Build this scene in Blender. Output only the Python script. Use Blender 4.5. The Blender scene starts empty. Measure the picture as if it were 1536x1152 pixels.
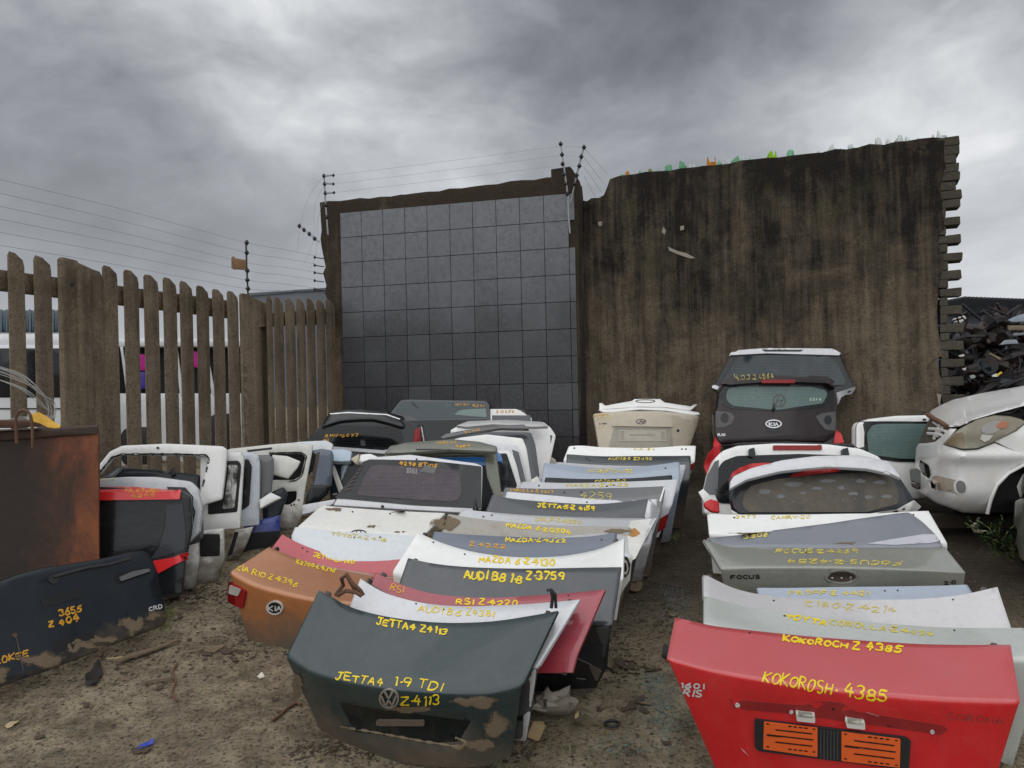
import bpy, math, random
from mathutils import Vector, Matrix, noise
from mathutils.bvhtree import BVHTree
from mathutils.geometry import delaunay_2d_cdt
random.seed(7)
sc = bpy.context.scene
C = bpy.data.collections.new("scrapyard"); sc.collection.children.link(C)
R = math.radians
# ------------------------------------------------------------------ camera
F = 1153.0; HC = 1.6; TH = R(1.26)
CT, ST = math.cos(TH), math.sin(TH)
cam = bpy.data.cameras.new("camera"); camo = bpy.data.objects.new("camera", cam); C.objects.link(camo)
cam.sensor_width = 36; cam.lens = 36*F/1536; cam.clip_end = 3000; cam.clip_start = .05
m = Matrix(((CT, ST, 0, 0), (0, 0, -1, 0), (-ST, CT, 0, HC), (0, 0, 0, 1)))
camo.matrix_world = m; sc.camera = camo
CAM = Vector((0, 0, HC))
def ray(px, py):
    u = (px-768)/F; v = (576-py)/F
    return Vector((u*CT+v*ST, 1, -u*ST+v*CT))
def P(px, py, d): return CAM + ray(px, py)*d
def proj(v):
    q = v-CAM; x, z = q.x/q.y, q.z/q.y
    return (768+F*(x*CT-z*ST), 576-F*(x*ST+z*CT))
def gz(y):
    if y < 2: return -.49
    if y < 11.5: return -.82+.165*y
    return 1.0775
def GP(px, py, h=0):
    r = ray(px, py); d = (2.42-h)/(.165-r.z)
    return CAM + r*d
# ------------------------------------------------------------------ materials
MATS = {}
def newmat(name):
    m = bpy.data.materials.new(name); m.use_nodes = True
    nt = m.node_tree; b = nt.nodes["Principled BSDF"]
    return m, nt, b
def N(nt, t, **k):
    n = nt.nodes.new(t)
    for a, v in k.items():
        if a.startswith('i_'): n.inputs[a[2:].replace('_', ' ')].default_value = v
        else: setattr(n, a, v)
    return n
def noise_n(nt, scale, detail=4, rough=.6, vec=None, dist=0):
    n = N(nt, 'ShaderNodeTexNoise'); n.inputs['Scale'].default_value = scale
    n.inputs['Detail'].default_value = detail; n.inputs['Roughness'].default_value = rough
    n.inputs['Distortion'].default_value = dist
    if vec is not None: nt.links.new(vec, n.inputs['Vector'])
    return n.outputs['Fac']
def ramp(nt, src, stops):
    r = N(nt, 'ShaderNodeValToRGB'); e = r.color_ramp.elements
    e[0].position, e[0].color = stops[0][0], (*stops[0][1], 1) if not isinstance(stops[0][1], (int, float)) else (stops[0][1],)*3+(1,)
    e[1].position, e[1].color = stops[-1][0], (*stops[-1][1], 1) if not isinstance(stops[-1][1], (int, float)) else (stops[-1][1],)*3+(1,)
    for p, c in stops[1:-1]:
        x = e.new(p); x.color = (*c, 1) if not isinstance(c, (int, float)) else (c, c, c, 1)
    nt.links.new(src, r.inputs['Fac']); return r.outputs['Color']
def mix(nt, fac, a, b, mode='MIX'):
    n = N(nt, 'ShaderNodeMix', data_type='RGBA', blend_type=mode)
    for sock, v in ((n.inputs[0], fac), (n.inputs[6], a), (n.inputs[7], b)):
        if isinstance(v, (int, float)): sock.default_value = v
        elif isinstance(v, tuple): sock.default_value = (*v, 1)
        else: nt.links.new(v, sock)
    return n.outputs[2]
def mth(nt, op, a, b=0.0, clamp=False):
    n = N(nt, 'ShaderNodeMath', operation=op, use_clamp=clamp)
    for s, v in ((n.inputs[0], a), (n.inputs[1], b)):
        if isinstance(v, (int, float)): s.default_value = v
        else: nt.links.new(v, s)
    return n.outputs[0]
def pos(nt):
    g = N(nt, 'ShaderNodeNewGeometry'); return g.outputs['Position']
def scaled(nt, vec, s):
    n = N(nt, 'ShaderNodeVectorMath', operation='MULTIPLY'); nt.links.new(vec, n.inputs[0]); n.inputs[1].default_value = s
    return n.outputs[0]
def bump(nt, b, h, strength=.3, dist=.01):
    n = N(nt, 'ShaderNodeBump'); n.inputs['Strength'].default_value = strength; n.inputs['Distance'].default_value = dist
    nt.links.new(h, n.inputs['Height']); nt.links.new(n.outputs[0], b.inputs['Normal'])
def height_above(nt, p):
    s = N(nt, 'ShaderNodeSeparateXYZ'); nt.links.new(p, s.inputs[0])
    return mth(nt, 'ADD', mth(nt, 'SUBTRACT', s.outputs[2], mth(nt, 'MULTIPLY', s.outputs[1], .165)), .82), s
MUD = (.115, .085, .058)
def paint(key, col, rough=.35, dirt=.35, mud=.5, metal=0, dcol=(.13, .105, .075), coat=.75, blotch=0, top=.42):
    """aged car paint: dust, specks, scratches, sky sheen painted on upward faces, mud toward the ground"""
    if key in MATS: return MATS[key]
    m, nt, b = newmat(key); p = pos(nt)
    if max(col) < .03: coat = min(coat, .3); b.inputs['Specular IOR Level'].default_value = .28; top *= .5
    n1 = noise_n(nt, 2.2, 6, .65, p, .4); n2 = noise_n(nt, 14, 6, .7, p); n3 = noise_n(nt, 130, 2, .5, p)
    c = mix(nt, ramp(nt, n1, [(.3, 0), (.75, 1)]), tuple(x*.86 for x in col), tuple(min(1, x*1.12+.004) for x in col))
    dm = mth(nt, 'MULTIPLY', ramp(nt, n1, [(.42, 0), (.72, 1)]), ramp(nt, n2, [(.35, .1), (.7, 1)]))
    dm = mth(nt, 'MULTIPLY', dm, dirt, True)
    c = mix(nt, dm, c, dcol)
    sp = ramp(nt, n3, [(.68, 0), (.73, 1)])
    c = mix(nt, mth(nt, 'MULTIPLY', sp, .35*min(1, dirt*2)), c, tuple(x*.6 for x in dcol))
    # fine scratches
    sv = N(nt, 'ShaderNodeTexVoronoi', feature='DISTANCE_TO_EDGE'); sv.inputs['Scale'].default_value = 5
    nt.links.new(scaled(nt, p, (1.3, .5, 2.2)), sv.inputs['Vector'])
    scr = ramp(nt, sv.outputs['Distance'], [(.0, 1), (.0045, 0)])
    scr = mth(nt, 'MULTIPLY', scr, ramp(nt, n2, [(.52, 0), (.6, .55)]))
    c = mix(nt, scr, c, tuple(min(1, x*1.6+.05) for x in col))
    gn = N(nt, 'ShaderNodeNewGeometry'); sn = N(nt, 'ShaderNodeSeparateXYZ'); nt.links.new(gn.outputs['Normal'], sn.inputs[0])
    lum = sum(col)/3; deck_sheen = tuple(x*.55+.45*(.035+.75*lum+.1*x) for x in col)  # paler tone for upward faces: sky reflection painted into the colour
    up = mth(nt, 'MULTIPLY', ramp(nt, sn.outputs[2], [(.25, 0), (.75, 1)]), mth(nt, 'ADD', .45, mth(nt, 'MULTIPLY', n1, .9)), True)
    c = mix(nt, mth(nt, 'MULTIPLY', up, top), c, deck_sheen)
    rs = noise_n(nt, 1, 5, .7, scaled(nt, p, (26, 26, 2.2)), .1)
    c = mix(nt, mth(nt, 'MULTIPLY', ramp(nt, rs, [(.5, 0), (.72, 1)]), min(.25, dirt*.45)), c, dcol)
    h, s = height_above(nt, p)
    hn = mth(nt, 'ADD', h, mth(nt, 'MULTIPLY', mth(nt, 'SUBTRACT', n2, .5), .35))
    hn = mth(nt, 'ADD', hn, mth(nt, 'MULTIPLY', mth(nt, 'SUBTRACT', n1, .5), .5))
    mm = ramp(nt, hn, [(.0, 1), (.06+.2*mud, .75*min(1, mud*1.6)), (.1+.34*mud, 0)])
    c = mix(nt, mm, c, MUD)
    if blotch:
        nb = noise_n(nt, 3.1, 8, .72, p, .8)
        bm_ = ramp(nt, nb, [(.56, 0), (.6, blotch)])
        c = mix(nt, bm_, c, (.16, .125, .085)); mm = mth(nt, 'MAXIMUM', mm, bm_)
    nt.links.new(c, b.inputs['Base Color'])
    rr = mth(nt, 'ADD', mth(nt, 'MULTIPLY', mth(nt, 'MAXIMUM', dm, mm), .5), mth(nt, 'ADD', rough, mth(nt, 'MULTIPLY', mth(nt, 'SUBTRACT', n2, .5), .15)), True)
    nt.links.new(rr, b.inputs['Roughness'])
    nt.links.new(mth(nt, 'MULTIPLY', mth(nt, 'SUBTRACT', 1, mm), metal), b.inputs['Metallic'])
    nt.links.new(mth(nt, 'MULTIPLY', mth(nt, 'SUBTRACT', 1, mth(nt, 'MAXIMUM', dm, mm)), coat), b.inputs['Coat Weight'])
    b.inputs['Coat Roughness'].default_value = .07
    bump(nt, b, mth(nt, 'ADD', mth(nt, 'MULTIPLY', n1, 1.0), mth(nt, 'ADD', mth(nt, 'MULTIPLY', n3, .04), mth(nt, 'MULTIPLY', n2, .10))), .22, .03)
    MATS[key] = m; return m
def glass(key, col=(.02, .024, .028), rough=.12, dirt=.4, dcol=(.16, .15, .13), lines=True, trans=0):
    if key in MATS: return MATS[key]
    m, nt, b = newmat(key); p = pos(nt)
    n1 = noise_n(nt, 3, 6, .65, p, .5); n2 = noise_n(nt, 22, 5, .7, p)
    dm = mth(nt, 'MULTIPLY', ramp(nt, n1, [(.35, .15), (.7, 1)]), ramp(nt, n2, [(.3, .35), (.65, 1)]))
    dm = mth(nt, 'MULTIPLY', dm, dirt, True)
    c = mix(nt, dm, col, dcol)
    if lines:
        s = N(nt, 'ShaderNodeSeparateXYZ'); nt.links.new(p, s.inputs[0])
        w = mth(nt, 'FRACT', mth(nt, 'MULTIPLY', s.outputs[2], 34))
        lm = mth(nt, 'MULTIPLY', mth(nt, 'LESS_THAN', w, .12), .35)
        c = mix(nt, lm, c, tuple(x*.8+.01 for x in dcol))
    sp = ramp(nt, noise_n(nt, 60, 2, .5, p), [(.70, 0), (.74, .5)])
    c = mix(nt, sp, c, tuple(min(1, x*1.7) for x in dcol))
    nt.links.new(c, b.inputs['Base Color'])
    nt.links.new(mth(nt, 'ADD', mth(nt, 'MULTIPLY', dm, .5), rough), b.inputs['Roughness'])
    b.inputs['IOR'].default_value = 1.5; b.inputs['Specular IOR Level'].default_value = .3
    if trans: b.inputs['Transmission Weight'].default_value = trans
    MATS[key] = m; return m
def plain(key, col, rough=.6, metal=0, var=.3, scale=12, bmp=.2, rust=0, spec=.5):
    if key in MATS: return MATS[key]
    m, nt, b = newmat(key); p = pos(nt)
    n1 = noise_n(nt, scale, 6, .65, p)
    c = mix(nt, n1, tuple(x*(1-var) for x in col), tuple(min(1, x*(1+var)) for x in col))
    if rust:
        c = mix(nt, ramp(nt, noise_n(nt, scale*.5, 7, .7, p, .5), [(.45, 0), (.6, rust)]), c, (.13, .05, .02))
    nt.links.new(c, b.inputs['Base Color']); b.inputs['Roughness'].default_value = rough
    b.inputs['Metallic'].default_value = metal; b.inputs['Specular IOR Level'].default_value = spec
    if bmp: bump(nt, b, n1, bmp, .01)
    MATS[key] = m; return m
# ------------------------------------------------------------------ object helpers
BV = {}
def tag(o, label=None, cat=None, group=None, kind=None):
    if label: o['label'] = label
    if cat: o['category'] = cat
    if group: o['group'] = group
    if kind: o['kind'] = kind
    return o
def thing(name, label, cat, group=None):
    o = bpy.data.objects.new(name, None); C.objects.link(o); o.empty_display_size = .1
    return tag(o, label, cat, group)
def mk(name, vs, fs, mat, parent=None, smooth=True, ang=35, bv=False):
    me = bpy.data.meshes.new(name); me.from_pydata([tuple(v) for v in vs], [], fs); me.validate(); me.update()
    if smooth:
        me.polygons.foreach_set('use_smooth', [True]*len(me.polygons))
        me.set_sharp_from_angle(angle=R(ang))
    o = bpy.data.objects.new(name, me); C.objects.link(o)
    if mat: me.materials.append(mat)
    if parent is not None: o.parent = parent
    if bv: BV[o.name] = BVHTree.FromPolygons([Vector(v) for v in vs], fs)
    return o
def finalize():
    for o in list(C.objects):
        if o.parent or o.type in ('CAMERA', 'LIGHT') or o.get('kind') == 'structure': continue
        ms = [c for c in ([o]+list(o.children_recursive)) if c.type == 'MESH' and len(c.data.vertices)]
        if not ms: continue
        xs = [tuple(v.co) for c in ms for v in c.data.vertices]
        lo = [min(x[i] for x in xs) for i in range(3)]; hi = [max(x[i] for x in xs) for i in range(3)]
        loc = Vector(((lo[0]+hi[0])/2, (lo[1]+hi[1])/2, lo[2]))
        T = Matrix.Translation(-loc)
        for c in ms: c.data.transform(T)
        o.location = loc
class Mesh:
    def __init__(s): s.v = []; s.f = []
    def add(s, vs, fs):
        b = len(s.v); s.v += [Vector(v) for v in vs]; s.f += [tuple(b+i for i in f) for f in fs]
    def box(s, c, sz, M=None, jit=0, bev=0):
        x, y, z = [q/2 for q in sz]
        vs = []
        for sx, sy, sz_ in ((-1,-1,-1),(1,-1,-1),(1,1,-1),(-1,1,-1),(-1,-1,1),(1,-1,1),(1,1,1),(-1,1,1)):
            v = Vector((sx*x+random.uniform(-jit, jit), sy*y+random.uniform(-jit, jit), sz_*z+random.uniform(-jit, jit)))
            if M is not None: v = M@v
            vs.append(v+Vector(c))
        s.add(vs, [(0,3,2,1),(4,5,6,7),(0,1,5,4),(1,2,6,5),(2,3,7,6),(3,0,4,7)])
    def tube(s, pts, r, n=8, caps=True):
        pts = [Vector(p) for p in pts]; b = len(s.v)
        rs = r if isinstance(r, (list, tuple)) else [r]*len(pts)
        ref = Vector((.3, .5, .81))
        for i, p in enumerate(pts):
            t = (pts[min(i+1, len(pts)-1)]-pts[max(i-1, 0)]).normalized()
            if abs(t.dot(ref)) > .95: ref = Vector((1, 0, 0))
            a = t.cross(ref).normalized(); c = t.cross(a)
            for k in range(n):
                an = 2*math.pi*k/n; s.v.append(p+(a*math.cos(an)+c*math.sin(an))*rs[i])
        for i in range(len(pts)-1):
            for k in range(n):
                k2 = (k+1) % n
                s.f.append((b+i*n+k, b+(i+1)*n+k, b+(i+1)*n+k2, b+i*n+k2))
        if caps:
            s.f.append(tuple(b+k for k in range(n))); e = b+(len(pts)-1)*n
            s.f.append(tuple(e+k for k in reversed(range(n))))
    def ball(s, c, r, n=8, sq=(1, 1, 1)):
        b = len(s.v); c = Vector(c); m_ = n//2
        for i in range(m_+1):
            a = math.pi*i/m_
            for k in range(n):
                t = 2*math.pi*k/n
                s.v.append(c+Vector((math.sin(a)*math.cos(t)*sq[0], math.sin(a)*math.sin(t)*sq[1], math.cos(a)*sq[2]))*r)
        for i in range(m_):
            for k in range(n):
                k2 = (k+1) % n; s.f.append((b+i*n+k, b+(i+1)*n+k, b+(i+1)*n+k2, b+i*n+k2))
    def mk(s, name, mat, parent=None, **k): return mk(name, s.v, s.f, mat, parent, **k)
def cr(pts, n):
    """Catmull-Rom resample of a polyline to n points (even parameter by chord length)"""
    pts = [Vector(p) for p in pts]
    if len(pts) == 1: return pts*n
    L = [0]
    for a, b in zip(pts, pts[1:]): L.append(L[-1]+max((b-a).length, 1e-6))
    out = []
    for i in range(n):
        t = L[-1]*i/(n-1); k = 0
        while k < len(pts)-2 and t > L[k+1]: k += 1
        u = (t-L[k])/(L[k+1]-L[k])
        p1, p2 = pts[k], pts[k+1]
        p0 = pts[k-1] if k > 0 else p1*2-p2
        p3 = pts[k+2] if k+2 < len(pts) else p2*2-p1
        out.append(.5*((2*p1)+(p2-p0)*u+(2*p0-5*p1+4*p2-p3)*u*u+(3*p1-p0-3*p2+p3)*u**3))
    return out
def roundc(poly, r, n=4, only=None):
    """cut and round every corner of a closed 2D polygon"""
    out = []; m_ = len(poly)
    for i in range(m_):
        a, b, c = [Vector(poly[j % m_]).to_2d() for j in (i-1, i, i+1)]
        ra = min(r, (a-b).length*.45); rc = min(r, (c-b).length*.45)
        p = b+(a-b).normalized()*ra; q = b+(c-b).normalized()*rc
        for k in range(n+1):
            t = k/n; out.append((1-t)**2*p+2*t*(1-t)*b+t*t*q)
    return [(v.x, v.y) for v in out]
def inpoly(x, y, poly):
    c = False; j = len(poly)-1
    for i in range(len(poly)):
        xi, yi = poly[i]; xj, yj = poly[j]
        if (yi > y) != (yj > y) and x < (xj-xi)*(y-yi)/(yj-yi)+xi: c = not c
        j = i
    return c
def dseg(x, y, poly):
    best = 1e9; j = len(poly)-1
    for i in range(len(poly)):
        ax, ay = poly[j]; bx, by = poly[i]; dx, dy = bx-ax, by-ay
        l = dx*dx+dy*dy
        t = 0 if l == 0 else max(0, min(1, ((x-ax)*dx+(y-ay)*dy)/l))
        d = math.hypot(x-ax-t*dx, y-ay-t*dy)
        if d < best: best = d
        j = i
    return best
def densify(poly, step):
    out = []
    for i in range(len(poly)):
        a, b = poly[i], poly[(i+1) % len(poly)]
        n = max(1, int(math.hypot(b[0]-a[0], b[1]-a[1])/step+.5))
        for k in range(n): out.append((a[0]+(b[0]-a[0])*k/n, a[1]+(b[1]-a[1])*k/n))
    return out
def area(poly): return sum(poly[i-1][0]*poly[i][1]-poly[i][0]*poly[i-1][1] for i in range(len(poly)))/2
def fill2d(outline, holes, res, r=0):
    """triangulated polygon with holes, interior samples and inset rim loops. returns pts, tris, rimdist"""
    loops = [densify(outline, res)]+[densify(h, res) for h in holes]
    pts = []; edges = []
    for lp in loops:
        b = len(pts); pts += lp; edges += [(b+i, b+(i+1) % len(lp)) for i in range(len(lp))]
    xs = [p[0] for p in outline]; ys = [p[1] for p in outline]
    def ok(x, y, mind):
        if not inpoly(x, y, outline): return False
        for h in holes:
            if inpoly(x, y, h): return False
        return min(dseg(x, y, lp) for lp in [outline]+holes) > mind
    extra = []
    if r:
        for lp in loops:
            n = len(lp); sg = 1 if area(lp) > 0 else -1
            if lp is not loops[0]: sg = -sg
            for fr in (.3, 1.0):
                for i in range(n):
                    ax, ay = lp[i-1]; bx, by = lp[(i+1) % n]
                    tx, ty = bx-ax, by-ay; l = math.hypot(tx, ty) or 1
                    x, y = lp[i][0]-ty/l*r*fr*sg, lp[i][1]+tx/l*r*fr*sg
                    if ok(x, y, r*fr*.8): extra.append((x, y))
    x = min(xs)+res/2
    while x < max(xs):
        y = min(ys)+res/2
        while y < max(ys):
            if ok(x, y, max(res*.5, r*1.3)): extra.append((x, y))
            y += res
        x += res
    allp = [Vector(p) for p in pts+extra]
    vo, eo, fo, _, _, _ = delaunay_2d_cdt(allp, edges, [], 0, 1e-7)
    tris = []
    for f in fo:
        cx = sum(vo[i][0] for i in f)/3; cy = sum(vo[i][1] for i in f)/3
        if not inpoly(cx, cy, outline) or any(inpoly(cx, cy, h) for h in holes): continue
        a, b, c = [vo[i] for i in f]
        if (b[0]-a[0])*(c[1]-a[1])-(b[1]-a[1])*(c[0]-a[0]) < 0: f = list(reversed(f))
        tris.append(tuple(f))
    used = sorted({i for t in tris for i in t}); mp = {o: n for n, o in enumerate(used)}
    P2 = [(vo[i][0], vo[i][1]) for i in used]; tris = [tuple(mp[i] for i in t) for t in tris]
    rd = [min(dseg(p[0], p[1], lp) for lp in [outline]+holes) if r else 1 for p in P2]
    return P2, tris, rd
def shell(front, back, tris):
    n = len(front); fs = list(tris)+[tuple(n+i for i in reversed(t)) for t in tris]
    cnt = {}
    for t in tris:
        for a, b in ((t[0], t[1]), (t[1], t[2]), (t[2], t[0])): cnt[(a, b)] = 1
    for (a, b) in cnt:
        if (b, a) not in cnt: fs.append((b, a, n+a, n+b))
    return list(front)+list(back), fs
class S:
    """plane in the world through a seen point; yaw turns its face to the right, tilt leans it back"""
    def __init__(s, px, py, d, tilt=0, yaw=0):
        s.o = P(px, py, d); t, y = R(tilt), R(yaw)
        s.n = Matrix.Rotation(y, 3, 'Z')@Vector((0, -math.cos(t), math.sin(t)))
        s.a = Matrix.Rotation(y, 3, 'Z')@Vector((1, 0, 0)); s.b = s.a.cross(s.n)*-1
        if s.b.z < 0: s.b = -s.b
    @classmethod
    def between(c, x1, d1, x2, d2):
        s = c(x1, 576, d1); A, B = P(x1, 576, d1), P(x2, 576, d2); A.z = B.z = 0
        s.o = A; s.a = (B-A).normalized(); s.b = Vector((0, 0, 1)); s.n = s.a.cross(s.b); s.L = (B-A).length
        return s
    def hit(s, px, py):
        r = ray(px, py); t = (s.o-CAM).dot(s.n)/r.dot(s.n); return CAM+r*t
    def loc(s, px, py):
        q = s.hit(px, py)-s.o; return (q.dot(s.a), q.dot(s.b))
    def W(s, a, b, off=0): return s.o+s.a*a+s.b*b+s.n*off
def panel(name, s, outline, mat, parent=None, holes=(), th=.03, r=.012, off=0, bulge=0, rc=0, hrc=None, res=.05, local=False, wav=0, bv=True):
    """a sheet of the given outline lying in plane s, rounded rim, thickness, optional openings"""
    f = (lambda p: p) if local else (lambda p: s.loc(*p))
    ol = [tuple(f(p)) for p in (roundc(outline, rc) if rc else outline)]
    hs = [[tuple(f(p)) for p in (roundc(h, hrc if hrc is not None else rc) if (hrc or rc) else h)] for h in holes]
    P2, tris, rd = fill2d(ol, hs, res, r)
    xs = [p[0] for p in ol]; c = (min(xs)+max(xs))/2; hw = (max(xs)-min(xs))/2 or 1
    fr, bk = [], []
    for (a, b), d in zip(P2, rd):
        o_ = off+bulge*(1-((a-c)/hw)**2)
        if wav: o_ += wav*noise.noise(Vector((a*3, b*3, s.o.x*7)))
        t = min(1, d/r) if r else 1
        fr.append(s.W(a, b, o_-(r*(1-math.sqrt(max(0, 1-(1-t)**2))) if r else 0)))
        bk.append(s.W(a, b, o_-th))
    vs, fs = shell(fr, bk, tris)
    return mk(name, vs, fs, mat, parent, bv=bv)
def cast(o, px, py, off=0):
    r = ray(px, py).normalized(); h = BV[o.name].ray_cast(CAM, r)
    if h[0] is None: return None
    n = h[1] if h[1].dot(r) < 0 else -h[1]
    return h[0]+n*off
def onto(o, px, py, off=0):
    q = cast(o, px, py, off)
    if q is not None: return q
    r = ray(px, py); ve = BV[o.name].find_nearest(CAM+r*4.5)[0]
    for _ in range(4):
        ve = BV[o.name].find_nearest(CAM+r*ve.y)[0]
    return CAM+r*(ve.y-.01)
def relief(name, tgt, outline, mat, parent=None, h=.006, holes=(), rc=0, res=None, edge=True, keep=True, soft=0):
    """a thin piece lying on a target's surface"""
    if rc: outline = roundc(outline, rc); holes = [roundc(x, rc) for x in holes]
    xs = [p[0] for p in outline]; ys = [p[1] for p in outline]
    if mat.name in SOFT: soft = soft or min(max(xs)-min(xs), max(ys)-min(ys))*.3
    res = res or (max(1.2, soft/3) if soft else max(3, min(max(xs)-min(xs), max(ys)-min(ys))/4))
    P2, tris, rd = fill2d([tuple(p) for p in outline], [list(x) for x in holes], res, .01 if soft else 0)
    tris = [tuple(reversed(t)) for t in tris]
    fr = [onto(tgt, x, y, h) for x, y in P2]; bk = [onto(tgt, x, y, -.002) for x, y in P2]
    if soft:
        o = mk(name, fr, tris, mat, parent, bv=keep, ang=50); at_ = o.data.attributes.new('rim', 'FLOAT', 'POINT')
        for i, r_ in enumerate(rd): at_.data[i].value = min(1, r_/soft)
        return o
    vs, fs = shell(fr, bk, tris)
    return mk(name, vs, fs, mat, parent, bv=keep, ang=50)
SOFT = set()
def softmat(key, col, scale=26, amp=1.5, thr=.55, rough=.95, var=.35):
    m, nt, b = newmat(key); p = pos(nt); at_ = N(nt, 'ShaderNodeAttribute', attribute_name='rim')
    n1 = noise_n(nt, scale, 7, .75, p, .3); n2 = noise_n(nt, scale*3, 4, .7, p)
    nt.links.new(mix(nt, n2, tuple(x*(1-var) for x in col), tuple(min(1, x*(1+var)) for x in col)), b.inputs['Base Color']); b.inputs['Roughness'].default_value = rough
    f = mth(nt, 'ADD', at_.outputs['Fac'], mth(nt, 'MULTIPLY', mth(nt, 'SUBTRACT', n1, .5), amp))
    nt.links.new(ramp(nt, f, [(thr-.12, 0), (thr+.22, 1)]), b.inputs['Alpha']); bump(nt, b, n1, .4, .006)
    SOFT.add(m.name); MATS[key] = m; return m
def ell(cx, cy, rx, ry, n=28, rot=0):
    c, s_ = math.cos(R(rot)), math.sin(R(rot))
    return [(cx+rx*math.cos(t)*c-ry*math.sin(t)*s_, cy+rx*math.cos(t)*s_+ry*math.sin(t)*c) for t in [2*math.pi*i/n for i in range(n)]]
def rect(x0, y0, x1, y1): return [(x0, y0), (x1, y0), (x1, y1), (x0, y1)]
# ---- lettering: strokes on a 0-4 by 0-6 grid, y up
def arc(cx, cy, rx, ry, a0, a1, n=9): return [(cx+rx*math.cos(R(a0+(a1-a0)*i/(n-1))), cy+ry*math.sin(R(a0+(a1-a0)*i/(n-1)))) for i in range(n)]
GL = {
'A': [[(0,0),(1.9,6),(4,0)],[(.7,2.2),(3.3,2.2)]], 'B': [[(0,0),(0,6)],[(0,6)]+arc(1.4,4.6,1.7,1.4,90,-90)+[(0,3.2)],[(0,3.2)]+arc(1.6,1.6,2,1.6,90,-90)+[(0,0)]],
'C': [arc(2.2,3,2.1,3,50,310)], 'D': [[(0,0),(0,6)],[(0,6)]+arc(1.2,3,2.7,3,90,-90)+[(0,0)]], 'E': [[(3.6,6),(0,6),(0,0),(3.7,0)],[(0,3.1),(2.9,3.1)]],
'F': [[(3.6,6),(0,6),(0,0)],[(0,3.1),(2.9,3.1)]], 'G': [arc(2.2,3,2.1,3,50,330)+[(4,2.8),(2.6,2.8)]], 'H': [[(0,0),(0,6)],[(3.7,0),(3.7,6)],[(0,3),(3.7,3)]],
'I': [[(1,0),(1,6)]], 'J': [[(.8,6),(4,6)],[(2.8,6),(2.8,1.5)]+arc(1.5,1.4,1.3,1.4,0,-170)], 'K': [[(0,0),(0,6)],[(3.7,6),(.2,2.7),(3.9,0)]], 'L': [[(0,6),(0,0),(3.4,0)]],
'M': [[(0,0),(.3,6),(2,2),(3.7,6),(4,0)]], 'N': [[(0,0),(0,6),(3.7,0),(3.7,6)]], 'O': [arc(2,3,2,3,90,450,14)], 'P': [[(0,0),(0,6)],[(0,6)]+arc(1.5,4.5,2,1.5,90,-90)+[(0,3)]],
'R': [[(0,0),(0,6)],[(0,6)]+arc(1.5,4.5,1.9,1.5,90,-90)+[(0,3)],[(1.2,3),(3.8,0)]], 'S': [arc(2,4.5,1.8,1.5,50,250)+arc(2,1.5,1.9,1.5,90,-140)], 'T': [[(0,6),(4,6)],[(2,6),(2,0)]],
'U': [[(0,6),(0,2)]+arc(1.9,2,1.9,2,180,360)+[(3.8,6)]], 'V': [[(0,6),(2,0),(4,6)]], 'W': [[(0,6),(1,0),(2,4),(3,0),(4,6)]], 'X': [[(0,0),(4,6)],[(0,6),(4,0)]], 'Y': [[(0,6),(2,3),(4,6)],[(2,3),(2,0)]],
'Z': [[(0,6),(3.8,6),(0,0),(4,0)]], '0': [arc(1.9,3,1.7,3,90,450,14)], '1': [[(.6,5),(1.4,6),(1.4,0)]], '2': [arc(1.9,4.3,1.8,1.7,160,-20)+[(0,0),(3.9,0)]], '3': [arc(1.7,4.5,1.8,1.5,150,-90)+arc(1.7,1.5,2,1.5,90,-150)],
'4': [[(2.2,6),(0,2.4),(3.9,2.4)],[(2.9,4.2),(2.6,0)]], '5': [[(3.6,6),(.5,6),(.3,3.3)]+arc(1.7,1.9,2,1.9,110,-150)], '6': [[(3.2,6),(.6,3)]+arc(1.9,1.7,1.8,1.7,160,-200,14)], '7': [[(0,6),(3.8,6),(1.4,0)]],
'8': [arc(1.9,4.5,1.5,1.5,-90,270,12),arc(1.9,1.5,1.9,1.5,90,450,12)], '9': [arc(1.9,4.3,1.7,1.6,0,360,12)+[(3.6,4),(3,0)]], '.': [[(.6,2.7),(1.5,2.8)]], '-': [[(.6,3),(2.6,3)]], ' ': [],
}
def strokes(M_, tgt, st, w, off, jit):
    """px polylines -> ribbons lying on the target"""
    for pl in st:
        pl = [Vector(p) for p in pl]
        L = sum((b-a).length for a, b in zip(pl, pl[1:]))
        n = max(2, int(L/2.2)+1); q = []
        acc = [0]
        for a, b in zip(pl, pl[1:]): acc.append(acc[-1]+(b-a).length)
        for i in range(n):
            t = L*i/(n-1); k = 0
            while k < len(pl)-2 and t > acc[k+1]: k += 1
            u = (t-acc[k])/max(1e-6, acc[k+1]-acc[k]); q.append(pl[k].lerp(pl[k+1], u))
        t0 = (q[1]-q[0]).normalized(); t1 = (q[-1]-q[-2]).normalized()
        q = [q[0]-t0*w*.35]+q+[q[-1]+t1*w*.35]
        prev = None
        for i, p in enumerate(q):
            t = (q[min(i+1, len(q)-1)]-q[max(0, i-1)]).normalized(); nn = Vector((-t.y, t.x))
            ww = w/2*(1+random.uniform(-jit, jit)+.2*jit/.25*math.sin(i*.7+q[0].x))*(.45 if i in (0, len(q)-1) else 1)
            A = cast(tgt, p.x+nn.x*ww, p.y+nn.y*ww, off); B = cast(tgt, p.x-nn.x*ww, p.y-nn.y*ww, off)
            if A is None or B is None: prev = None; continue
            b = len(M_.v); M_.v += [A, B]
            if prev is not None and (M_.v[prev]-A).length < .12: M_.f.append((prev, prev+1, b+1, b))
            prev = b
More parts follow.
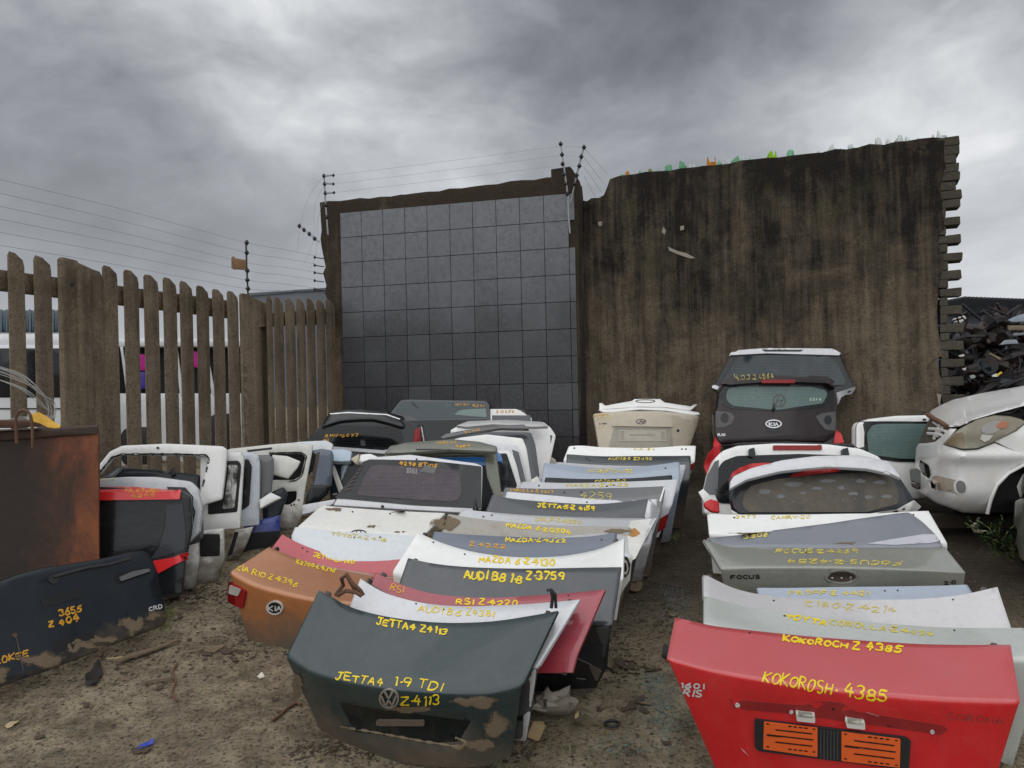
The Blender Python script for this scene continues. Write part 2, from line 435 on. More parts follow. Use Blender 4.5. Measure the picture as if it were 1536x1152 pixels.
def text(tgt, s, p0, p1, h, mat, w=None, **k):
    up = Vector((p1[1]-p0[1], -(p1[0]-p0[0]))).normalized(); off = 0
    for _ in range(9):
        bad = 0; tot = 0
        for i in range(13):
            u = i/12; q = Vector(p0).lerp(Vector(p1), u)
            if k.get('mid'): q = Vector(p0)*(1-u)**2+Vector(k['mid'])*2*u*(1-u)+Vector(p1)*u*u
            q = q+up*h*1.15-up*off; tot += 1
            c_ = cast(tgt, q.x, q.y)
            if c_ is None: bad += 1
        if bad <= 1: break
        off += h*.12
    sh = -up*off
    if k.get('mid'): k['mid'] = tuple(Vector(k['mid'])+sh)
    h *= .86
    if mat.name == 'yellow_paint_marker' and (h < 6 or s.startswith('C180') or s.startswith('COROLLA')): mat = MATS['faded_yellow_marker']
    return text0(tgt, s, tuple(Vector(p0)+sh), tuple(Vector(p1)+sh), h, mat, w, **k)
def text0(tgt, s, p0, p1, h, mat, w=None, mid=None, name='painted_lettering', jit=.25, off=.0025, wob=1.0, slant=.08, parent=None, squash=1):
    """letters along a baseline given where it is seen, laid on the target surface"""
    p0, p1 = Vector(p0), Vector(p1); w = (w or max(1.1, h*.15))*(.82 if name == 'painted_lettering' else 1); rnd = random.Random(s+str(p0.x))
    adv = []
    for c in s: adv.append({'I': 2.2, '.': 1.8, ' ': 2.6, '1': 2.6, '-': 3.2}.get(c, 5.2))
    tot = sum(adv)-1.2; x = 0; M_ = Mesh()
    pm = Vector(mid) if mid else (p0+p1)/2
    for c, ad in zip(s, adv):
        sy = 1+rnd.uniform(-.18, .15)*wob; dy = rnd.uniform(-.6, .6)*wob; rot = rnd.uniform(-.13, .13)*wob; sx = 1+rnd.uniform(-.12, .1)*wob
        st = []
        for pl in GL.get(c, []):
            o_ = []
            for gx, gy in pl:
                gx2 = gx*sx+gy*slant+rot*(gy-3)+rnd.uniform(-.13, .13)*wob; gy2 = gy*sy+dy+rnd.uniform(-.15, .15)*wob
                t = (x+gx2)/tot
                base = p0*(1-t)**2+pm*2*t*(1-t)*1.0+p1*t*t if mid else p0.lerp(p1, t)
                tan = (p1-p0).normalized(); up = Vector((tan.y, -tan.x))
                o_.append(base+up*(gy2/6*h))
            st.append(o_)
        strokes(M_, tgt, st, w, off, jit); x += ad
    if not M_.f: return None
    return M_.mk(name, mat, parent or tgt, smooth=False)
def sheet(name, rows, mat, parent, nx=41, fold=.03, seg=.05, th=.025, dents=(), edge=.008, crown=0, wav=.0, foldn=4):
    """pressed steel sheet through rows of 3D points (top to bottom), rounded folds, thickness, pressed-in areas"""
    us = [0, .006, .014, .03]; k = nx-8
    us = us+[.03+.94*i/(k-1) for i in range(1, k-1)]+[.97, .986, .994, 1]
    def at(row, u):
        f = u*(len(row)-1); i = min(int(f), len(row)-2); t = f-i; return row[i].lerp(row[i+1], t)
    R_ = [cr(r, 65) for r in rows]
    cols = []
    for u in us:
        c = [at(r, u) for r in R_]
        pts = []
        for i, p in enumerate(c):
            if i == 0 or i == len(c)-1: pts.append([p]); continue
            fa = fold if not isinstance(fold, (list, tuple)) else fold[i]
            a = c[i-1]-p; b = c[i+1]-p
            fx = lambda v, q=fa: v.normalized()*min(q, v.length*.42)
            A, B = p+fx(a), p+fx(b)
            pts.append([A*(1-t)**2+p*2*t*(1-t)+B*t*t for t in [j/foldn for j in range(foldn+1)]])
        cols.append(pts)
    # number of subdivisions per straight piece, from the middle column
    mid = cols[len(cols)//2]; V = []
    ns = [max(1, int((mid[i+1][0]-mid[i][-1]).length/seg)) for i in range(len(mid)-1)]
    for pts in cols:
        col = []
        for i in range(len(pts)):
            col += pts[i]
            if i < len(pts)-1:
                a, b = pts[i][-1], pts[i+1][0]
                fr = [j/ns[i] for j in range(1, ns[i])]
                if i == 0: fr = [.03]+fr
                col += [a.lerp(b, t) for t in fr]
        V.append(col)
    NX, NY = len(V), len(V[0])
    def nrm(i, j):
        a = V[min(i+1, NX-1)][j]-V[max(i-1, 0)][j]; b = V[i][min(j+1, NY-1)]-V[i][max(j-1, 0)]
        n = a.cross(b).normalized()
        return n if n.dot(CAM-V[i][j]) > 0 or True else -n
    sgn = 1
    n0 = nrm(NX//2, NY//2)
    if n0.dot(Vector((0, -1, .6))) < 0: sgn = -1
    Fv, Bv = [], []
    for i in range(NX):
        for j in range(NY):
            n = nrm(i, j)*sgn; p = V[i][j].copy(); o_ = 0
            if i in (0, NX-1) or j == 0: o_ -= edge
            elif i in (1, NX-2): o_ -= edge*.3
            if wav: o_ += wav*noise.noise(p*2.3)
            if dents:
                x, y = proj(p)
                for poly, dep, soft in dents:
                    if inpoly(x, y, poly): o_ -= dep*min(1, dseg(x, y, poly)/soft)
            Fv.append(p+n*o_); Bv.append(p-n*th)
    idx = lambda i, j: i*NY+j; fs = []
    for i in range(NX-1):
        for j in range(NY-1):
            q = (idx(i, j), idx(i+1, j), idx(i+1, j+1), idx(i, j+1))
            if sgn > 0: fs.append(q)
            else: fs.append(tuple(reversed(q)))
    cnt = set()
    for q in fs:
        for a, b in zip(q, q[1:]+q[:1]): cnt.add((a, b))
    n = len(Fv); allf = list(fs)+[tuple(n+i for i in reversed(q)) for q in fs]
    for (a, b) in cnt:
        if (b, a) not in cnt: allf.append((b, a, n+a, n+b))
    return mk(name, Fv+Bv, allf, mat, parent, bv=True, ang=40)
def X(pts, d0, d1=None):
    """row of seen points with depth running from d0 (first) to d1 (last)"""
    d1 = d0 if d1 is None else d1; x0, x1 = pts[0][0], pts[-1][0]
    return [P(x, y, d0+(d1-d0)*(x-x0)/(x1-x0)) for x, y in pts]
# ------------------------------------------------------------------ world, sun
w = bpy.data.worlds.new("World"); sc.world = w; w.use_nodes = True
nt = w.node_tree; nt.nodes.clear()
out = N(nt, 'ShaderNodeOutputWorld'); bg = N(nt, 'ShaderNodeBackground'); bg.inputs['Strength'].default_value = .1
sky = N(nt, 'ShaderNodeTexSky', sky_type='NISHITA'); sky.sun_disc = False; sky.sun_elevation = R(58); sky.sun_rotation = R(200)
tc = N(nt, 'ShaderNodeTexCoord'); dirv = tc.outputs['Generated']
sep = N(nt, 'ShaderNodeSeparateXYZ'); nt.links.new(dirv, sep.inputs[0])
zz = mth(nt, 'ADD', mth(nt, 'MAXIMUM', sep.outputs[2], 0), .55)
cmb = N(nt, 'ShaderNodeCombineXYZ')
nt.links.new(mth(nt, 'DIVIDE', sep.outputs[0], zz), cmb.inputs[0]); nt.links.new(mth(nt, 'DIVIDE', sep.outputs[1], zz), cmb.inputs[1])
cmb.inputs[2].default_value = 3.7
cv = cmb.outputs[0]
warp = N(nt, 'ShaderNodeTexNoise'); warp.inputs['Scale'].default_value = .9; warp.inputs['Detail'].default_value = 3; nt.links.new(cv, warp.inputs['Vector'])
wv = N(nt, 'ShaderNodeVectorMath', operation='MULTIPLY_ADD'); nt.links.new(warp.outputs['Color'], wv.inputs[0]); wv.inputs[1].default_value = (.7, .7, .7); nt.links.new(cv, wv.inputs[2])
sv_ = scaled(nt, dirv, (1, 1, 1.7)); sw = N(nt, 'ShaderNodeTexNoise'); sw.inputs['Scale'].default_value = 3; sw.inputs['Detail'].default_value = 4; nt.links.new(sv_, sw.inputs['Vector'])
w2 = N(nt, 'ShaderNodeVectorMath', operation='MULTIPLY_ADD'); nt.links.new(sw.outputs['Color'], w2.inputs[0]); w2.inputs[1].default_value = (.22, .22, .22); nt.links.new(sv_, w2.inputs[2])
n1 = noise_n(nt, 3.1, 8, .5, w2.outputs[0], .15); n2 = noise_n(nt, 8.5, 6, .55, w2.outputs[0], .2); n3 = noise_n(nt, 1.0, 5, .5, wv.outputs[0], .2)
base = mth(nt, 'ADD', mth(nt, 'ADD', mth(nt, 'ADD', -.095, mth(nt, 'MULTIPLY', n1, .70)), mth(nt, 'MULTIPLY', n2, .32)), mth(nt, 'MULTIPLY', n3, .22))
def lobe(px, py, sharp, amp):
    d = ray(px, py).normalized()
    v = N(nt, 'ShaderNodeVectorMath', operation='DOT_PRODUCT'); nt.links.new(dirv, v.inputs[0]); v.inputs[1].default_value = d
    return mth(nt, 'MULTIPLY', mth(nt, 'POWER', mth(nt, 'MAXIMUM', v.outputs['Value'], 0), sharp), amp)
for a in ((440, 70, 60, .10), (520, 130, 160, .05), (330, 150, 120, .05), (60, 260, 50, -.09), (250, 250, 120, -.07), (70, 60, 90, .03), (930, 30, 70, -.10), (1080, 60, 90, -.09), (800, 150, 90, .05), (1150, 150, 120, -.03), (1330, 110, 70, .05), (1480, 400, 40, .18), (1450, 60, 100, .04), (620, 230, 90, -.03), (740, 60, 160, .05), (180, 30, 120, .05)):
    base = mth(nt, 'ADD', base, lobe(*a))
colr = ramp(nt, base, [(.34, (.125, .134, .15)), (.45, (.185, .197, .217)), (.54, (.265, .28, .304)), (.62, (.355, .372, .398)), (.72, (.50, .517, .54)), (.88, (.80, .81, .82))])
hz = ramp(nt, sep.outputs[2], [(.0, 1), (.36, 0)])
colr = mix(nt, mth(nt, 'MULTIPLY', hz, .55), colr, (.50, .52, .55))
cl10 = N(nt, 'ShaderNodeVectorMath', operation='SCALE'); nt.links.new(colr, cl10.inputs[0]); cl10.inputs['Scale'].default_value = 10.0
bk = N(nt, 'ShaderNodeVectorMath', operation='DOT_PRODUCT'); nt.links.new(dirv, bk.inputs[0]); bk.inputs[1].default_value = (-.1, -.5, .86)
bkf = mth(nt, 'ADD', 1, mth(nt, 'MULTIPLY', ramp(nt, bk.outputs['Value'], [(.1, 0), (.75, 1)]), 1.15))
cl10.inputs['Scale'].default_value = 12.0
cl11 = N(nt, 'ShaderNodeVectorMath', operation='SCALE'); nt.links.new(cl10.outputs[0], cl11.inputs[0]); nt.links.new(bkf, cl11.inputs['Scale']); cl10 = cl11
mm_ = mix(nt, .985, sky.outputs[0], cl10.outputs[0])
nt.links.new(mm_, bg.inputs['Color']); nt.links.new(bg.outputs[0], out.inputs[0])
sl = bpy.data.lights.new("sun", 'SUN'); sl.energy = 1.5; sl.angle = R(100); sl.color = (1, .97, .93)
so = bpy.data.objects.new("sun", sl); C.objects.link(so)
el, az = R(58), R(200)   # azimuth clockwise from +Y: behind the viewer, slightly left
sd = Vector((math.sin(az)*math.cos(el), math.cos(az)*math.cos(el), math.sin(el)))
so.rotation_euler = sd.to_track_quat('Z', 'Y').to_euler()
sc.view_settings.view_transform = 'Standard'; sc.view_settings.look = 'None'; sc.view_settings.exposure = 0
# ------------------------------------------------------------------ ground
def hgt(x, y):
    z = gz(y)
    if -8 < x < 8 and 1 < y < 14:
        p = Vector((x, y, 0))
        z += .035*noise.noise(p*.9)+.02*noise.noise(p*3.1)+.009*noise.noise(p*8.5)+.0045*noise.noise(p*23)
    return z
def axis(lo, hi, st, far):
    a = []; x = lo
    while x <= hi+1e-6: a.append(x); x += st
    l = []; s = st*3; x = lo-s
    while x > -far: l.append(x); s *= 1.7; x -= s
    r = []; s = st*3; x = hi+s
    while x < far: r.append(x); s *= 1.7; x += s
    return [-far]+l[::-1]+a+r+[far]
ax = axis(-5, 5, .04, 600); ay = axis(1.8, 11.6, .04, 900)
gv = [(x, y, hgt(x, y)) for x in ax for y in ay]; ny = len(ay)
gf = [(i*ny+j, (i+1)*ny+j, (i+1)*ny+j+1, i*ny+j+1) for i in range(len(ax)-1) for j in range(ny-1)]
gm, nt, b = newmat('bare_earth'); p = pos(nt)
s_ = N(nt, 'ShaderNodeSeparateXYZ'); nt.links.new(p, s_.inputs[0])
a1 = noise_n(nt, .9, 8, .65, p, .4); a2 = noise_n(nt, 5, 8, .72, p, .3); a3 = noise_n(nt, 45, 5, .7, p); a4 = noise_n(nt, 160, 2, .6, p)
c = ramp(nt, a2, [(.3, (.07, .053, .034)), (.43, (.26, .205, .135)), (.58, (.42, .345, .235)), (.78, (.54, .455, .32))])
c = mix(nt, mth(nt, 'MULTIPLY', ramp(nt, a1, [(.5, 0), (.64, 1)]), .4), c, (.10, .078, .052))
c = mix(nt, mth(nt, 'MULTIPLY', ramp(nt, a3, [(.38, .8), (.49, 0)]), 1), c, (.04, .03, .021))
c = mix(nt, mth(nt, 'MULTIPLY', ramp(nt, a4, [(.6, 0), (.68, 1)]), .6), c, (.42, .36, .27))
c = mix(nt, mth(nt, 'MULTIPLY', ramp(nt, noise_n(nt, 2.3, 6, .7, scaled(nt, p, (.6, 2.2, 1)), .6), [(.5, 0), (.62, 1)]), .4), c, (.09, .078, .05))
# trodden dark brick paving showing in the aisle farther back
br = N(nt, 'ShaderNodeTexBrick'); br.inputs['Scale'].default_value = 4.2; br.inputs['Mortar Size'].default_value = .03
br.inputs['Color1'].default_value = (.052, .036, .027, 1); br.inputs['Color2'].default_value = (.034, .027, .022, 1); br.inputs['Mortar'].default_value = (.012, .01, .008, 1)
nt.links.new(p, br.inputs['Vector'])
far = mth(nt, 'ADD', s_.outputs[1], mth(nt, 'MULTIPLY', mth(nt, 'SUBTRACT', a2, .5), 2.2))
far = mth(nt, 'MULTIPLY', ramp(nt, mth(nt, 'MULTIPLY', far, .1), [(.46, 0), (.56, 1)]), ramp(nt, mth(nt, 'MULTIPLY', s_.outputs[0], .2), [(-.0, 0), (.12, 1)]))
brc = mix(nt, ramp(nt, a3, [(.4, .6), (.6, 0)]), br.outputs['Color'], (.06, .048, .036))
c = mix(nt, mth(nt, 'MULTIPLY', far, .85), c, brc)
nt.links.new(c, b.inputs['Base Color']); b.inputs['Roughness'].default_value = .92; b.inputs['Specular IOR Level'].default_value = .25
hh = mth(nt, 'ADD', mth(nt, 'MULTIPLY', a2, .9), mth(nt, 'ADD', mth(nt, 'MULTIPLY', a3, .5), mth(nt, 'MULTIPLY', a4, .22)))
bump(nt, b, hh, 1.0, .06)
g = mk('ground', gv, gf, gm); g['kind'] = 'structure'
# ------------------------------------------------------------------ masonry materials
def plaster(key, light, dark, top=3.9, streak=1.0):
    m, nt, b = newmat(key); p = pos(nt)
    s = N(nt, 'ShaderNodeSeparateXYZ'); nt.links.new(p, s.inputs[0])
    st = noise_n(nt, 1, 7, .7, scaled(nt, p, (4.2, 4.2, .35)), .35); st2 = noise_n(nt, 1, 5, .7, scaled(nt, p, (17, 17, .9)), .2)
    bl = noise_n(nt, 1.3, 8, .72, p, .6); gr = noise_n(nt, 38, 6, .75, p); gr2 = noise_n(nt, 110, 3, .6, p)
    v = mth(nt, 'ADD', mth(nt, 'MULTIPLY', st, .62*streak), mth(nt, 'ADD', mth(nt, 'MULTIPLY', st2, .34*streak), mth(nt, 'ADD', mth(nt, 'MULTIPLY', bl, .45), mth(nt, 'MULTIPLY', mth(nt, 'SUBTRACT', noise_n(nt, 5.5, 7, .75, p, .4), .5), .3))))
    v = mth(nt, 'SUBTRACT', v, mth(nt, 'MULTIPLY', mth(nt, 'DIVIDE', s.outputs[2], top), .30))
    v = mth(nt, 'ADD', v, .055)
    c = ramp(nt, v, [(.38, dark), (.5, tuple((a+b_)/2*.8 for a, b_ in zip(light, dark))), (.64, light), (.8, tuple(x*1.35 for x in light))])
    c = mix(nt, mth(nt, 'MULTIPLY', ramp(nt, gr, [(.34, 1), (.5, 0)]), .5), c, tuple(x*.6 for x in dark))
    c = mix(nt, ramp(nt, gr2, [(.63, 0), (.74, .25)]), c, tuple(min(1, x*1.9) for x in light))
    ms = noise_n(nt, 2.5, 6, .7, p)
    c = mix(nt, mth(nt, 'MULTIPLY', ramp(nt, ms, [(.55, 0), (.68, 1)]), .35), c, (.075, .08, .035))
    nt.links.new(c, b.inputs['Base Color']); b.inputs['Roughness'].default_value = .95; b.inputs['Specular IOR Level'].default_value = .2
    bump(nt, b, mth(nt, 'ADD', mth(nt, 'MULTIPLY', bl, .6), mth(nt, 'ADD', gr, mth(nt, 'MULTIPLY', gr2, .6))), 1.0, .03)
    MATS[key] = m; return m
M_conc = plaster('weathered_plaster', (.225, .178, .125), (.024, .02, .017), streak=.85)
M_rend = plaster('flaking_render', (.27, .20, .135), (.06, .045, .034), streak=.7)
M_fence = plaster('mossy_concrete', (.31, .245, .172), (.12, .092, .066), top=9, streak=.8)
M_brick = plaster('cement_brick', (.24, .215, .175), (.10, .088, .07), top=30, streak=.3)
m, nt, b = newmat('slate_tile'); p = pos(nt)
t1 = noise_n(nt, 16, 8, .8, p); t2 = noise_n(nt, 1.1, 4, .6, p); t3 = noise_n(nt, 60, 4, .7, scaled(nt, p, (1, 1, .4)))
oi = N(nt, 'ShaderNodeAttribute', attribute_name='tone'); 
s = N(nt, 'ShaderNodeSeparateXYZ'); nt.links.new(p, s.inputs[0])
v = mth(nt, 'ADD', mth(nt, 'MULTIPLY', s.outputs[2], .2), mth(nt, 'MULTIPLY', t2, .35))
c = ramp(nt, v, [(.40, (.024, .024, .027)), (.60, (.05, .052, .058)), (.72, (.115, .122, .135)), (.95, (.17, .182, .20))])
c = mix(nt, mth(nt, 'MULTIPLY', ramp(nt, t1, [(.38, 1), (.56, 0)]), .45), c, (.022, .022, .025))
c = mix(nt, mth(nt, 'MULTIPLY', ramp(nt, t3, [(.5, 0), (.75, 1)]), .35), c, (.16, .165, .17))
c = mix(nt, oi.outputs['Fac'], c, (.13, .135, .145))
nt.links.new(c, b.inputs['Base Color']); b.inputs['Roughness'].default_value = .38
bump(nt, b, mth(nt, 'ADD', t1, t3), .5, .008); M_tile = m
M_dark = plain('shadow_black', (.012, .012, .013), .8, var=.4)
M_black = plain('black_plastic', (.018, .019, .021), .5, var=.3)
M_galv = plain('galvanised_steel', (.33, .34, .35), .45, .7, var=.2, scale=30)
M_rust = plain('rusty_iron', (.12, .06, .035), .85, 0, var=.5, scale=18)
M_wire = plain('fence_wire', (.30, .31, .32), .5, .6, var=.1)
# ------------------------------------------------------------------ tiled wall
TW = S.between(512, 9.45, 865, 8.7)
wt = thing('tiled_wall', 'tall brown rendered wall faced with dark grey square tiles', 'wall')
def lz(px, py): return TW.loc(px, py)
def jag(a, b_, n, amp, sd=1):
    rnd = random.Random(sd); o = []
    for i in range(n+1):
        t = i/n; o.append((a[0]+(b_[0]-a[0])*t+(rnd.uniform(-amp, amp) if 0 < i < n else 0), a[1]+(b_[1]-a[1])*t+(rnd.uniform(-amp, amp) if 0 < i < n else 0)))
    return o
tl = jag(lz(478, 303), lz(600, 291), 8, .012)+jag(lz(606, 291), lz(856, 261), 14, .012, 3)+[lz(866, 270), lz(868, 290)]
bot = lz(868, 700)
left = jag(lz(498, 640), lz(500, 470), 8, .02, 5)+jag(lz(486, 440), lz(487, 400), 4, .03, 6)+jag(lz(481, 370), lz(479, 312), 4, .03, 7)
x = panel('rendered_core', TW, tl+[(bot[0], -.2), (lz(498, 700)[0], -.2)]+left, M_rend, wt, th=.32, r=.025, local=True, res=.12)
T = Mesh(); tone = []
x0, ztop = lz(511, 320)[0], lz(512, 320)[1]; x1 = lz(864, 400)[0]; cw = (x1-x0)/10.25; rh = .306
rnd = random.Random(4)
for i in range(11):
    for j in range(10):
        xa = x0+i*cw; xb = min(x1, xa+cw); za = ztop-j*rh; zb = za-rh
        ja = rnd.uniform(.001, .005); jo = rnd.uniform(0, .002)
        if i == 10 and j == 1: continue
        xa += .0018; xb -= .0018; za -= .0018+ja*.2; zb += .0018
        e = .0025
        o1, o2 = .022+jo, .002
        q = [(xa, zb), (xb, zb), (xb, za), (xa, za)]; qi = [(xa+e, zb+e), (xb-e, zb+e), (xb-e, za-e), (xa+e, za-e)]
        vs = [TW.W(a, c_, o1) for a, c_ in qi]+[TW.W(a, c_, o1-.004) for a, c_ in q]+[TW.W(a, c_, o2) for a, c_ in q]
        T.add(vs, [(0,1,2,3)]+[(4+k, 4+(k+1)%4, (k+1)%4, k) for k in range(4)]+[(8+k, 8+(k+1)%4, 4+(k+1)%4, 4+k) for k in range(4)])
        tone += [rnd.choice([0, .03, .06, .1, .15, .22])*rnd.random()*2]*12
to = T.mk('tile_facing', M_tile, wt, smooth=False)
at_ = to.data.attributes.new('tone', 'FLOAT', 'POINT')
for i, v in enumerate(tone): at_.data[i].value = v
# tiled return at the right
A, B_ = P(865.5, 576, 8.7), P(878, 576, 8.98)
RS = S.between(866, 8.7, 879, 8.98); T = Mesh()
for j in range(10):
    za = ztop+.02-j*rh
    T.box(RS.o+RS.a*(RS.L/2)+Vector((0, 0, za-rh/2)), (RS.L-.01, .02, rh-.008), Matrix.Rotation(math.atan2(RS.a.y, RS.a.x), 3, 'Z'))
T.mk('tile_return', M_tile, wt, smooth=False)
panel('broken_top_corner', RS, [(-.03, ztop+.01), (RS.L+.06, ztop-.03), (RS.L+.05, ztop+.09), (RS.L-.04, ztop+.2), (-.03, ztop+.3)], M_rend, wt, th=.25, r=.02, local=True)
# ------------------------------------------------------------------ big toothed wall
CW = S.between(876, 8.95, 1421, 7.5)
wc = thing('plastered_wall', 'high dark weathered plaster wall with toothed brick end', 'wall')
L = lambda a, b_: CW.loc(a, b_)
top = [L(870, 300)]+jag(L(880, 301), L(905, 292), 3, .02)+[L(910, 280), L(914, 268), L(928, 263)]+jag(L(935, 262), L(1190, 232), 14, .012, 9)+jag(L(1200, 231), L(1380, 207), 10, .015, 10)+[L(1400, 205), L(1418, 206)]
rt = jag(L(1419, 212), L(1412, 290), 4, .03, 11)+jag(L(1416, 300), L(1411, 600), 16, .045, 12)+[(L(1413, 640)[0], -.1)]
panel('plaster_face', CW, top[::-1]+[(L(870, 640)[0], -.1)]+rt[::-1], M_conc, wc, th=.22, r=.02, local=True, res=.14)
xe = L(1419, 400)[0]; zt = L(1430, 204)[1]; ch = .0865; Mz = Matrix.Rotation(math.atan2(CW.a.y, CW.a.x), 3, 'Z')
nrow = int((zt-gz(7.5)+.1)/ch)
for k in range(nrow):
    zc = zt-ch*(k+.5); long_ = (k % 2 == 1) if k > 6 else True
    w_ = .20+(.0 if long_ else -.13); rnd = random.Random(k+40)
    w_ += rnd.uniform(-.012, .012)-(0.03 if k in (2, 5) else 0)
    h = ch-(.004 if not (k > 6 and long_) else .006)
    M_ = Mesh(); cx = xe-.06+w_/2-.0
    M_.box(CW.W(cx, zc, -.11), (w_, .205, h), Mz, jit=.005)
    o = M_.mk('end_brick', M_brick, wc, smooth=False)
    bv_ = o.modifiers.new('soft_edges', 'BEVEL'); bv_.width = .008; bv_.segments = 2
M_pal = plain('pale_plaster_chip', (.30, .265, .22), .9, var=.2)
for k, pl in enumerate(([(1002, 370), (1015, 376), (1030, 380), (1043, 387), (1036, 388), (1018, 382), (1004, 376)], [(995, 340), (999, 346), (997, 352), (993, 348)], [(1020, 340), (1026, 338), (1026, 344), (1021, 346)], [(1380, 208), (1392, 212), (1388, 226), (1378, 222)], [(897, 333), (903, 332), (903, 339), (898, 339)], [(1405, 590), (1412, 592), (1410, 606), (1414, 616), (1409, 612)], [(1368, 210), (1378, 216), (1372, 230), (1362, 222)])):
    panel('plaster_scar', CW, pl, M_pal if k != 3 and k != 6 else M_rend, wc, th=.012, r=0, off=.006, res=.2)
# broken bottle glass cemented in the top
def gl(key, col, a=.75):
    m, nt, b = newmat(key); b.inputs['Base Color'].default_value = (*col, 1); b.inputs['Roughness'].default_value = .12
    b.inputs['Transmission Weight'].default_value = a; b.inputs['IOR'].default_value = 1.2
    n = noise_n(nt, 60, 2, .5, pos(nt)); bump(nt, b, n, .3, .01); return m
GLS = {'g': gl('green_bottle', (.30, .62, .38), .6), 'y': gl('lime_bottle', (.42, .72, .05), .5), 'a': gl('amber_bottle', (.62, .26, .02), .35), 'c': gl('clear_bottle', (.8, .85, .82), .6), 'o': gl('olive_bottle', (.3, .38, .12), .5)}
spec = [(931,263,.05,'g'),(939,262,.075,'a'),(948,262,.03,'c'),(959,260,.07,'g'),(974,258,.08,'o'),(985,257,.06,'g'),(1001,254,.10,'g'),(1010,253,.05,'c'),(1023,252,.13,'g'),(1033,251,.07,'c'),(1041,250,.07,'c'),(1054,249,.05,'g'),(1066,247,.135,'a'),(1078,245,.07,'g'),(1089,244,.09,'c'),(1102,242,.10,'g'),(1114,240,.10,'c'),(1122,240,.06,'g'),(1137,238,.06,'c'),(1144,237,.05,'c'),(1157,236,.115,'y'),(1171,235,.04,'c'),(1185,233,.09,'g'),(1199,232,.08,'c'),(1212,231,.06,'c'),(1226,229,.06,'c'),(1237,228,.05,'c'),(1248,226,.11,'c'),(1262,224,.05,'c'),(1277,222,.09,'c'),(1290,220,.05,'c'),(1305,218,.06,'c'),(1318,216,.10,'c'),(1333,213,.07,'c'),(1350,211,.11,'c'),(1362,209,.06,'c'),(1376,208,.05,'c'),(1398,206,.06,'c'),(1414,206,.11,'c')]
names = {'g': 'broken green bottle glass cemented in the wall top', 'c': 'broken clear bottle glass cemented in the wall top', 'y': 'bright lime green bottle piece standing on the wall top', 'o': 'small olive bottle base on the wall top, between green pieces'}
for k, (px, py, h, t) in enumerate(spec):
    rnd = random.Random(k); M_ = Mesh(); c = CW.W(*CW.loc(px, py+3), -.06); r = h*rnd.uniform(.3, .42); n = 11; rnd0 = rnd.choice([1, 1.6, 2.3]); ph = rnd.uniform(0, 1.2); span = rnd.uniform(200, 330); a0 = rnd.uniform(0, 360)
    vs = []
    for ring, rr in ((0, r), (1, r*1.08), (2, r*.9)):
        for i in range(n):
            a = R(a0+span*i/(n-1)); hh = -.02 if ring == 0 else (h*.4 if ring == 1 else h*(.55+.45*math.sin(i/(n-1)*math.pi*rnd0+ph))*(1+.08*rnd.uniform(-1, 1)))
            vs.append(c+Vector((rr*math.cos(a), rr*math.sin(a), hh)))
    vs2 = [c+(v-c)*.9 if False else v+(c-v).normalized()*.004 for v in vs]
    f = [(g_*n+i, g_*n+i+1, (g_+1)*n+i+1, (g_+1)*n+i) for g_ in range(2) for i in range(n-1)]
    N3 = len(vs)
    f2 = [tuple(N3+i for i in reversed(q)) for q in f]
    M_.add(vs+vs2, f+f2)
    o = M_.mk('bottle_glass', GLS[t])
    lab = names.get(t) or ('tall amber bottle neck standing highest on the wall top' if h > .1 else 'short amber bottle piece near the left end of the wall top')
    tag(o, lab, 'broken glass', 'broken bottle pieces along the wall top')
# ------------------------------------------------------------------ concrete palisade fence
FA = S.between(12, 5.5, 366, 8.0)
fa = thing('palisade_fence', 'long mossy concrete picket fence running back beside the dented doors', 'fence')
def slat(fs, par, x0, x1, y, chop=.35, th=.01, nm='slat', ych=None):
    a0, z0 = fs.loc(x0, y); a1, _ = fs.loc(x1-(x1-x0)*.06, y); zb = -.15
    yy = fs.W(a0, 0).y; zb = gz(yy)-.1; w_ = a1-a0; rnd = random.Random(int(x0*7))
    hz_ = w_*chop
    pts = [(a0, zb), (a1, zb), (a1+rnd.uniform(-.004, .004), z0-hz_-.03), (a1-.01, z0-hz_*.7), (a0+w_*.62, z0-.015), (a0+w_*.5, z0), (a0+w_*.12, z0+rnd.uniform(0, .01)), (a0, z0-.02)]
    return panel(nm, fs, pts, M_fence, par, th=th, r=.006, local=True, res=.12)
for (x0, x1, y) in ((-36,-9,371),(12,38,378),(51,79,384),(154,178,398),(186,209,404),(216,239,411),(245,266,416),(270,290,422),(295,314,428),(319,337,433),(341,358,436)):
    slat(FA, fa, x0, x1, y, .45)
def fpost(fs, par, x0, x1, y):
    a0, z0 = fs.loc(x0, y); a1, _ = fs.loc(x1, y); zb = gz(fs.W(a0, 0).y)-.1; w_ = a1-a0
    panel('post', fs, [(a0, zb), (a1, zb), (a1, z0-.10), (a1-.03, z0-.055), (a0+w_*.75, z0-.045), (a0+w_*.4, z0-.01), (a0+w_*.38, z0+.004), (a0+.02, z0+.01), (a0, z0-.01)], M_fence, par, th=.05, r=.018, off=.02, local=True, res=.12)
    panel('post_rib', fs, [(a0+w_*.3, zb), (a0+w_*.62, zb), (a0+w_*.62, z0-.06), (a0+w_*.3, z0-.04)], M_fence, par, th=.03, r=.012, off=.05, local=True, res=.2)
fpost(FA, fa, 90, 152, 387); fpost(FA, fa, 362, 400, 441)
panel('upper_rail', FA, [(-60, 394), (362, 452), (362, 478), (-60, 426)], M_fence, fa, th=.06, r=.01, off=-.05, res=.2)
a0 = FA.loc(-60, 500)[0]; a1 = FA.loc(364, 500)[0]
panel('lower_rail', FA, [(a0, .38), (a1, .72), (a1, .84), (a0, .5)], M_fence, fa, th=.06, r=.01, off=-.05, res=.2, local=True)
FB = S.between(400, 8.15, 506, 9.4)
